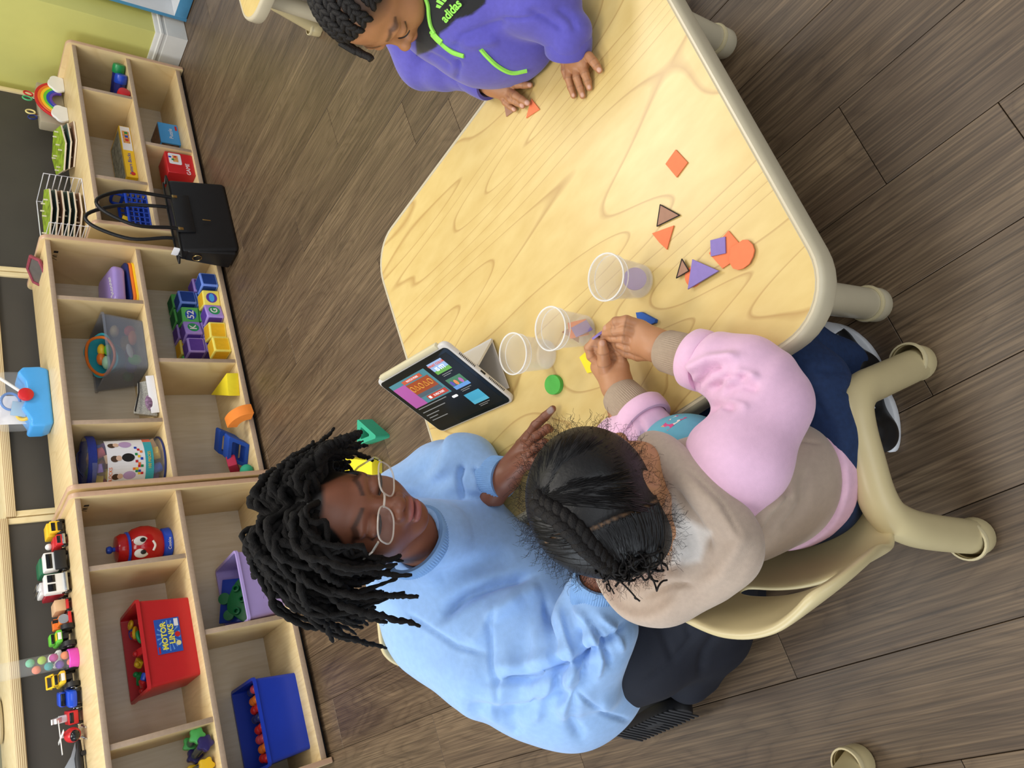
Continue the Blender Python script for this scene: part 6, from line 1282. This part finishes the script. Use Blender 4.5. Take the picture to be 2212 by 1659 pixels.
V = emboss(V, Fc, parts_px+[([(1165, 1060), (1240, 1010), (1330, 1000)], 30, .002), ([(1180, 1080), (1260, 1080), (1380, 1060)], 6, -.0014), ([(1180, 1075), (1240, 1040), (1340, 1030)], 6, -.0014), ([(1175, 1070), (1210, 1000), (1290, 950)], 6, -.0014)])
P2 = project(V); dd = np.minimum(pdist(P2, parts_px[0][0])[0], pdist(P2, parts_px[1][0])[0]); w = np.clip(1-dd/4.0, 0, 1)[:, None]
tn = np.array(lin('0c0a0b'))*(1-w)+np.array(lin('7a5a3c'))*w
hair_t = tone_mat('girl_hair', .5, .35, 70, .5, 220, 0, 0, .45)
sobj('hair', V, Fc, hair_t, girl, tn)
def hsurf(x, y, off=0.0):
    """point on the hair cap along the line of sight"""
    lo, hi = .80, 1.15; r_ = np.array(ray(x, y)); t = np.linspace(lo, hi, 240); P = _Cv+np.outer(t, r_); d = hairfn(P); k = np.argmax(d < off); return P[k] if (d < off).any() else None
bpath = [(1160, 1080), (1178, 1098), (1200, 1110), (1222, 1130), (1245, 1150), (1262, 1172), (1282, 1192), (1300, 1210), (1318, 1226)]
gbz = []
bp3 = [hsurf(x, y) for x, y in bpath]; bps = spl(bp3, 3)
for i, p in enumerate(bps):
    t_ = bps[min(i+1, len(bps)-1)]-bps[max(i-1, 0)]; t_ = t_/np.linalg.norm(t_); vw = _Cv-p; vw /= np.linalg.norm(vw); sd = np.cross(t_, vw); s = 1 if i % 2 else -1
    gg = ball(.0100, 10, 7).sc(1.25, .85, .8); gg.tr(frame_m(p+sd*s*.0055+vw*.003, t_*.8+sd*s*-.6, sd)); gbz.append(gg)
wobj('braid', merge(gbz), hair_d, girl, ang=80)
gst = []; lr = np.random.default_rng(5)
def strand(p0, p1, bend, n=11, r=.00075):
    p0, p1 = np.array(p0, float), np.array(p1, float); t = np.linspace(0, 1, n)[:, None]; d = p1-p0; pr2 = p0+d*t+np.array((-d[1], d[0]))*bend*np.sin(t*PI)
    pts = []
    for x, y in pr2:
        h_ = hsurf(x, y)
        if h_ is None: break
        pts.append(h_-np.array(ray(x, y))*.0006)
    n = len(pts)
    if n > 3 and max(np.linalg.norm(np.diff(np.array(pts), axis=0), axis=1)) < .03: gst.append(tube(pts, [r]*(n-1)+[r*.4], 4, cap=False))
for k in range(330):
    a = lr.uniform(-2.55, .28); R_ = lr.uniform(120, 190) if a < -1.9 else lr.uniform(200, 310); c0 = (1168+lr.normal()*7, 1068+lr.normal()*7); strand(c0, (c0[0]+R_*math.cos(a)*1.08, c0[1]+R_*math.sin(a)*.62), lr.normal()*.03)
for k in range(110):
    t = lr.random(); a = np.array((1262, 1152))*(1-t)+np.array((1422, 1082))*t+lr.normal(size=2)*3; strand(a+np.array((3, 6)), np.array((1335+70*t, 1222+8*t))+lr.normal(size=2)*9, -.12*t+lr.normal()*.02)
for k in range(90):
    t = lr.random(); a = np.array((1135, 1110))*(1-t)+np.array((1180, 1215))*t+lr.normal(size=2)*5; strand(a, np.array((1180, 1110))*(1-t)+np.array((1300, 1222))*t+lr.normal(size=2)*5, .05+lr.normal()*.03)
wobj('combed_hair', merge(gst), mat('combed_black_hair', '0b090a', .42, var=.3, vscale=90, spec=.5), girl, ang=80)['kind'] = 'stuff'
gc = []
for k in range(34):
    x, y = 1318+lr.uniform(-30, 45), 1222+lr.uniform(-18, 22); p = hsurf(min(x, 1400), min(y, 1235)); p = p if p is not None else np.array(atd(x, y, 1.0)); r0 = lr.uniform(.006, .011); pts = []; ax1 = lr.normal(size=3); ax1 /= np.linalg.norm(ax1); ax2 = np.cross(ax1, lr.normal(size=3)); ax2 /= np.linalg.norm(ax2); dr = A(-.15, -.05, -1)+lr.normal(size=3)*.35
    for j in range(22): a = j*.55; pts.append(p+dr*.0020*j+(ax1*math.cos(a)+ax2*math.sin(a))*r0)
    gc.append(tube(pts, lr.uniform(.0009, .0018), 5))
wobj('curls', merge(gc), hair_d, girl, ang=80)
# flyaway strands round the outline
gs_ = []
Vall = V; Nn = vnormals(V, Fc); qv = V-_Cv; fc = np.abs((Nn*qv).sum(1)/np.linalg.norm(qv, axis=1)); P2 = project(V); cand = np.where((fc < .45))[0]
for k in range(900):
    i = cand[lr.integers(len(cand))]; p = V[i]; n = Nn[i]; L = lr.uniform(.006, .022) if lr.random() < .8 else lr.uniform(.02, .032); b = lr.normal(size=3); b -= n*(b@n); b /= np.linalg.norm(b); c2 = np.cross(n, b); pts = []; cr = lr.uniform(.0012, .004)
    for j in range(7): t_ = j/6; pts.append(p+n*L*t_*.9+b*L*t_*.5+(b*math.cos(t_*10)+c2*math.sin(t_*10))*cr*t_*1.3)
    gs_.append(tube(pts, .00017, 3, cap=False))
tag(wobj('flyaway_hair', merge(gs_), hair_d, girl, ang=0), kind='stuff')
# ================================================================== the boy in the purple jacket
boy = thing('person', 'boy with cornrow braids in a purple zip jacket leaning over the table', 'person', (.74, 1.16, 0))
b_skin = 'b27c54'; BS = .20
BR_ = np.array([[-0.6044, -0.6248, -0.4942], [0.7649, -0.6286, -0.1407], [-0.2228, -0.4631, 0.8579]]); BC = A(.666, 1.193, .538)
BR_ = np.array(Matrix.Rotation(math.radians(-38), 3, Vector(BR_[:, 2])))@BR_
if True:
    nose_w = BC+BR_@(A(0, .46, .335)*BS); BC = BC+np.array(atd(876, 100, float((nose_w-np.array(CAMP))@np.array(_F))))-nose_w
def BH(x, y, z): return BC+BR_@(A(x, y, z)*BS)
def scalp_b(V):
    hl = .86-.32*np.clip((np.abs(V[:, 0])-.10)/.22, 0, 1); return np.where(V[:, 1] > -.05, np.clip((V[:, 2]-hl)/.16, 0, 1), np.clip((V[:, 2]-.38)/.1, 0, 1))*.88
b_head = make_head(BS, BR_, BC, 1, b_skin, 'a5665a', '2a1c14', '2a211b', scalp_b, .012)
bN = A(.705, 1.195, .495); bLS = A(.672, 1.055, .468); bRS = A(.735, 1.315, .455); bLE = A(.640, .960, .415); bLW = npx(1228, 112, .352); bRE = A(.665, 1.330, .385); bRW = npx(1066, 178, .350); bP = A(.76, 1.17, .32)
bfn = lambda P: smin(smin(chain(P, [bN, A(.72, 1.17, .42), bP], [.05, .065, .08], .03), chain(P, [bLS, bLE, bLW], [.034, .030, .020], .015), .02), smin(chain(P, [bRS, bRE, bRW], [.034, .030, .020], .015), cone(P, BH(0, -.1, .05), bN, .038, .042), .02), .02)
bb_ = body_mesh(bfn, (.48, .84, .2), (.92, 1.48, .58), .010, b_skin)
def kp(X, Y, z): return npx(900+X/5.267, Y/5.267, z)
zt = TT+.008
# left hand flat on the table
bl = hand_mesh([([kp(1960, 640, zt+.010), kp(2010, 700, zt+.008), kp(2045, 750, zt+.004), kp(2080, 800, zt)], [.0085, .0076, .007, .0058]),
                ([kp(1890, 745, zt+.008), kp(1915, 840, zt+.008), kp(1945, 920, zt+.003), kp(1965, 1000, zt-.001)], [.0085, .0075, .0068, .0057]),
                ([kp(1820, 770, zt+.008), kp(1825, 880, zt+.009), kp(1860, 990, zt+.004), kp(1888, 1090, zt-.001)], [.0085, .0076, .0068, .0057]),
                ([kp(1745, 790, zt+.007), kp(1730, 890, zt+.008), kp(1755, 990, zt+.003), kp(1785, 1088, zt-.001)], [.0083, .0074, .0066, .0056]),
                ([kp(1690, 690, zt+.005), kp(1685, 800, zt+.003), kp(1700, 880, zt)], [.0085, .0068, .0058])],
               [(kp(1840, 600, zt+.012), kp(1900, 735, zt+.007), .0170, .0105), (kp(1810, 610, zt+.012), kp(1820, 765, zt+.007), .0170, .0105), (kp(1780, 620, zt+.012), kp(1745, 770, zt+.006), .0165, .0100), (kp(1800, 480, zt+.018), kp(1815, 600, zt+.013), .0185, .0175)], .0017, b_skin, 'e0b4a4', [(kp(2078, 795, zt+.005), .0052), (kp(1964, 992, zt+.005), .0055), (kp(1886, 1080, zt+.005), .0055), (kp(1782, 1080, zt+.005), .0053)])
br2 = hand_mesh([([kp(1060, 960, zt+.012), kp(1140, 960, zt+.012), kp(1220, 965, zt+.006), kp(1290, 968, zt)], [.0085, .0077, .007, .0058]),
                 ([kp(1060, 1040, zt+.012), kp(1120, 1085, zt+.013), kp(1190, 1130, zt+.008), kp(1262, 1172, zt+.002)], [.0085, .0077, .007, .0059]),
                 ([kp(1010, 1070, zt+.011), kp(1070, 1130, zt+.012), kp(1140, 1165, zt+.007), kp(1205, 1205, zt+.001)], [.0084, .0076, .0068, .0057]),
                 ([kp(970, 1090, zt+.008), kp(1010, 1160, zt+.009), kp(1060, 1205, zt+.004), kp(1110, 1245, zt)], [.008, .0071, .0063, .0054]),
                 ([kp(990, 880, zt+.014), kp(1090, 880, zt+.012), kp(1190, 895, zt+.006)], [.0095, .008, .0062])],
                [(kp(870, 950, zt+.018), kp(1040, 965, zt+.012), .0180, .0120), (kp(880, 960, zt+.018), kp(1040, 1030, zt+.011), .0180, .0115), (kp(880, 980, zt+.016), kp(980, 1075, zt+.010), .0170, .0105), (kp(740, 940, zt+.02), kp(870, 950, zt+.018), .0185, .0180)], .0017, b_skin, 'e0b4a4', [(kp(1285, 966, zt+.005), .0055), (kp(1256, 1168, zt+.006), .0057), (kp(1199, 1200, zt+.005), .0055), (kp(1105, 1240, zt+.004), .0052)])
V, Fc, C_ = join([b_head, bb_, bl, br2]); sobj('body', V, Fc, skin_m, boy, C_)
L = [BH(-(.145+x), .410-3.0*x*x, .448+.5*x*x) for x in np.linspace(-.078, .085, 11)]; wobj('eyelash', tube(L, [.0006]+[.0012]*9+[.0006], 6), lash_m, boy)
# jacket
purp = mat('purple_fleece', '5a54b4', .88, var=.05, vscale=110, bump=.2, bscale=1000, sheen=.3); blkc = mat('black_fleece', '17171a', .9, var=.08, vscale=110, bump=.2, bscale=1000); neon = mat('neon_green_trim', '9ae85a', .6, var=.04, vscale=150)
def jkf(P):
    d = chain(P, [A(.675, 1.165, .455), A(.655, 1.115, .405), A(.665, 1.085, .355), A(.72, 1.10, .32)], [.078, .098, .098, .10], .05, ((.3, .95, 0), 1.12))
    d = smin(d, chain(P, [bLS, A(.70, 1.19, .47), bRS], [.06, .06, .058], .03), .05)
    la = chain(P, [bLS+A(0, .0, 0), bLE, npx(1225, 70, .372)], [.062, .056, .043], .03); t = np.linalg.norm(P-npx(1225, 70, .372), axis=1); la = la+.0035*np.sin(t*70+2*np.sin(P[:, 0]*40))*np.clip((.17-t)*9, 0, 1)
    d = smin(d, la, .012)
    ra = chain(P, [bRS, bRE, npx(1010, 152, .365)], [.06, .054, .043], .03); t = np.linalg.norm(P-npx(1010, 152, .365), axis=1); ra = ra+.004*np.sin(t*80+2*np.sin(P[:, 0]*40))*np.clip((.16-t)*9, 0, 1)
    d = smin(d, ra, .012)
    d = smax(d, -cone(P, bN+A(-.01, 0, .0), BH(0, -.05, .2), .045, .08), .012)
    return smax(d, TT+.004-P[:, 2]-np.clip((P[:, 0]-.66)*2, 0, .2), .01)
jfold = [([(975, 110), (1000, 80), (1050, 60), (1100, 45)], 10, -.007), ([(970, 85), (1020, 95), (1080, 85)], 12, .006), ([(920, 115), (950, 130), (975, 150)], 7, -.006), ([(945, 105), (975, 128), (1000, 150)], 7, -.005), ([(985, 130), (990, 150), (985, 175)], 6, -.006), ([(1140, 20), (1180, 40), (1220, 65)], 9, -.006), ([(1200, 15), (1235, 40), (1245, 70)], 8, -.005), ([(1080, 40), (1120, 42), (1180, 35)], 4, -.004)]
V, Fc = surfnet(jkf, (.46, .82, .30), (.92, 1.50, .58), .0036); V = smooth(V, Fc, 2); V = V+vnormals(V, Fc)*(.002*vnoise(V, 32, 4))[:, None]; V = emboss(V, Fc, jfold)
jp = project(V); yoke = [(900, 120), (895, 60), (915, -60), (1080, -120), (1048, 8), (1020, 32), (985, 42), (965, 62), (950, 72), (945, 100), (925, 112)]
wy = inside(jp, yoke); dY = pdist(jp, yoke+yoke[:1])[0]; wy = np.clip(.5+np.where(wy, 1, -1)*dY/4, 0, 1)[:, None]
jk_t = tone_mat('jacket_fleece', .88, .06, 110, .2, 1000, 0, .3); sobj('jacket', V, Fc, jk_t, boy, np.array(lin('5a54b4'))*(1-wy)+np.array(lin('151517'))*wy)
def jsurf(x, y, lift=.0012):
    r_ = np.array(ray(x, y)); P = _Cv+np.outer(np.linspace(.9, 1.7, 700), r_); d = jkf(P); k = np.argmax(d < 0); return P[k]-r_*lift if (d < 0).any() else None
def line_on(pxs, r, sq=None, n=5):
    pts = [jsurf(x, y) for x, y in [tuple(p) for p in spl([(a, b, 0) for a, b in pxs], n)[:]] ] if False else [jsurf(p[0], p[1]) for p in spl([(a, b, 0) for a, b in pxs], n)]
    return tube([p for p in pts if p is not None], r, 6)
wobj('zip', line_on([(931, 68), (945, 85), (960, 100), (978, 113), (1002, 121)], .0042), neon, boy); wobj('zip', line_on([(1038, 106), (1052, 122), (1075, 143), (1105, 157), (1138, 152)], .0042), neon, boy)
wobj('zip_pull', line_on([(935, 72), (946, 84), (955, 92)], .0062), mat('neon_zip_pull', 'a6f060', .4, var=.02), boy)
col_pts = [(917, -8), (924, 12), (926, 35), (930, 56), (938, 72)]
cpts = [jsurf(x, y, .004) for x, y in col_pts]; cpts = [p if p is not None else npx(x, y, .5) for p, (x, y) in zip(cpts, col_pts)]
wobj('collar_piping', tube(spl(cpts, 4), .0035, 6), neon, boy)
# standing collar
wobj('collar', rib_ring(bN+A(-.012, -.008, .010), BH(0, -.02, .1)-bN, .058, .038, 40, 0, (1.1, 1.0)), blkc, boy)
# lettering on the chest
o0 = jsurf(957, 44); o1 = jsurf(985, 12)
if o0 is not None and o1 is not None:
    xd = Vector(o1-o0); vw = Vector(_Cv-o0).normalized(); nrm = vw; tx = text_g('adidas', .030, .0004, 'LEFT', .0008); yd = nrm.cross(xd).normalized()
    ll = xd.length; sx_ = ll/max(tx.V[:, 0].max()-tx.V[:, 0].min(), 1e-6)*1.25; tx.V[:, 0] -= tx.V[:, 0].min(); tx.sc(sx_, sx_, 1)
    wobj('lettering', tx.tr(frame_m(Vector(o0)+vw*.006, xd, yd)), neon, boy, ang=0)
    lg = G()
    for k in range(3): lg = lg+G([(0+.008*k, 0, 0), (.006+.008*k, 0, 0), (.006+.008*k-.007*.6, .008+.005*k, 0), (-.007*.6+.008*k, .008+.005*k-.002, 0)], [(0, 1, 2, 3)])
    wobj('logo', lg.sc(1.0, 1.0, 1).mv(.012, .016, 0).tr(frame_m(Vector(o0)+vw*.006, xd, yd)), neon, boy, ang=0)
wobj('cuff', rib_ring(npx(1226, 66, .372), bLW-npx(1226, 66, .372), .0375, float(np.linalg.norm(bLW-npx(1226, 66, .372)))*1.05, 50, .0004), purp, boy); wobj('cuff', rib_ring(npx(1012, 150, .365), bRW-npx(1012, 150, .365), .037, float(np.linalg.norm(bRW-npx(1012, 150, .365)))*.9, 50, .0004), purp, boy)
# trousers and shoes (under the table)
cloth('trousers', lambda P: smin(chain(P, [bP, A(.79, 1.10, .17), A(.80, 1.10, .04)], [.08, .055, .045], .03), chain(P, [bP, A(.77, 1.25, .17), A(.78, 1.25, .04)], [.08, .055, .045], .03), .03), (.6, .95, .0), (.95, 1.4, .42), .008, navy_c, boy, (), (.002, 30))
for y in (1.10, 1.25): wobj('shoe', ball(.05, 16, 10).sc(1.4, .7, .7).mv(.775, y, .035), blk, boy)
# cornrows
cr_m = mat('black_cornrow_hair', '15110f', .6, var=.4, vscale=240, bump=.7, bscale=600, spec=.4); crl = []
def bs(x, y, z):
    q = np.array((x, y, z))-np.array((0, -.06, .62)); k = np.linalg.norm(q/np.array((.36, .425, .392))); return np.array((0, -.06, .62))+q/k
for j, x0 in enumerate((-.30, -.18, -.06, .06, .18, .30)):
    row = []
    for t in np.linspace(0, 1, 26):
        a = .97-t*3.2; wig = .012*math.sin(t*60+j)
        row.append(bs(x0*(1-.15*t)+wig, -.06+.42*math.sin(a)*math.sqrt(max(0, 1-(x0/.37)**2)), .62+.39*math.cos(a)*math.sqrt(max(0, 1-(x0/.37)**2))))
    W3 = [BC+BR_@(p*BS) for p in row]
    for i, p in enumerate(W3):
        if i in (0, len(W3)-1): continue
        td = W3[i+1]-W3[i-1]; td /= np.linalg.norm(td); up2 = p-BH(0, -.06, .62); up2 /= np.linalg.norm(up2); sd = np.cross(td, up2)
        for sg in (-1, 1):
            gg = ball(.0086, 8, 6).sc(1.35, .7, .75); gg.tr(frame_m(p+sd*sg*.0046, td*.75+sd*sg*-.55, sd)); crl.append(gg)
# loose braid ends at the forehead
for pxs in ([(770, 108), (785, 118), (798, 124), (803, 130)], [(752, 96), (770, 110), (786, 120)], [(735, 92), (755, 104), (772, 114)]):
    crl.append(tube(spl([atd(x, y, 1.335) for x, y in pxs], 6), [.0065]*(6*(len(pxs)-1))+[.004], 7))
wobj('cornrows', merge(crl), cr_m, boy, ang=80)
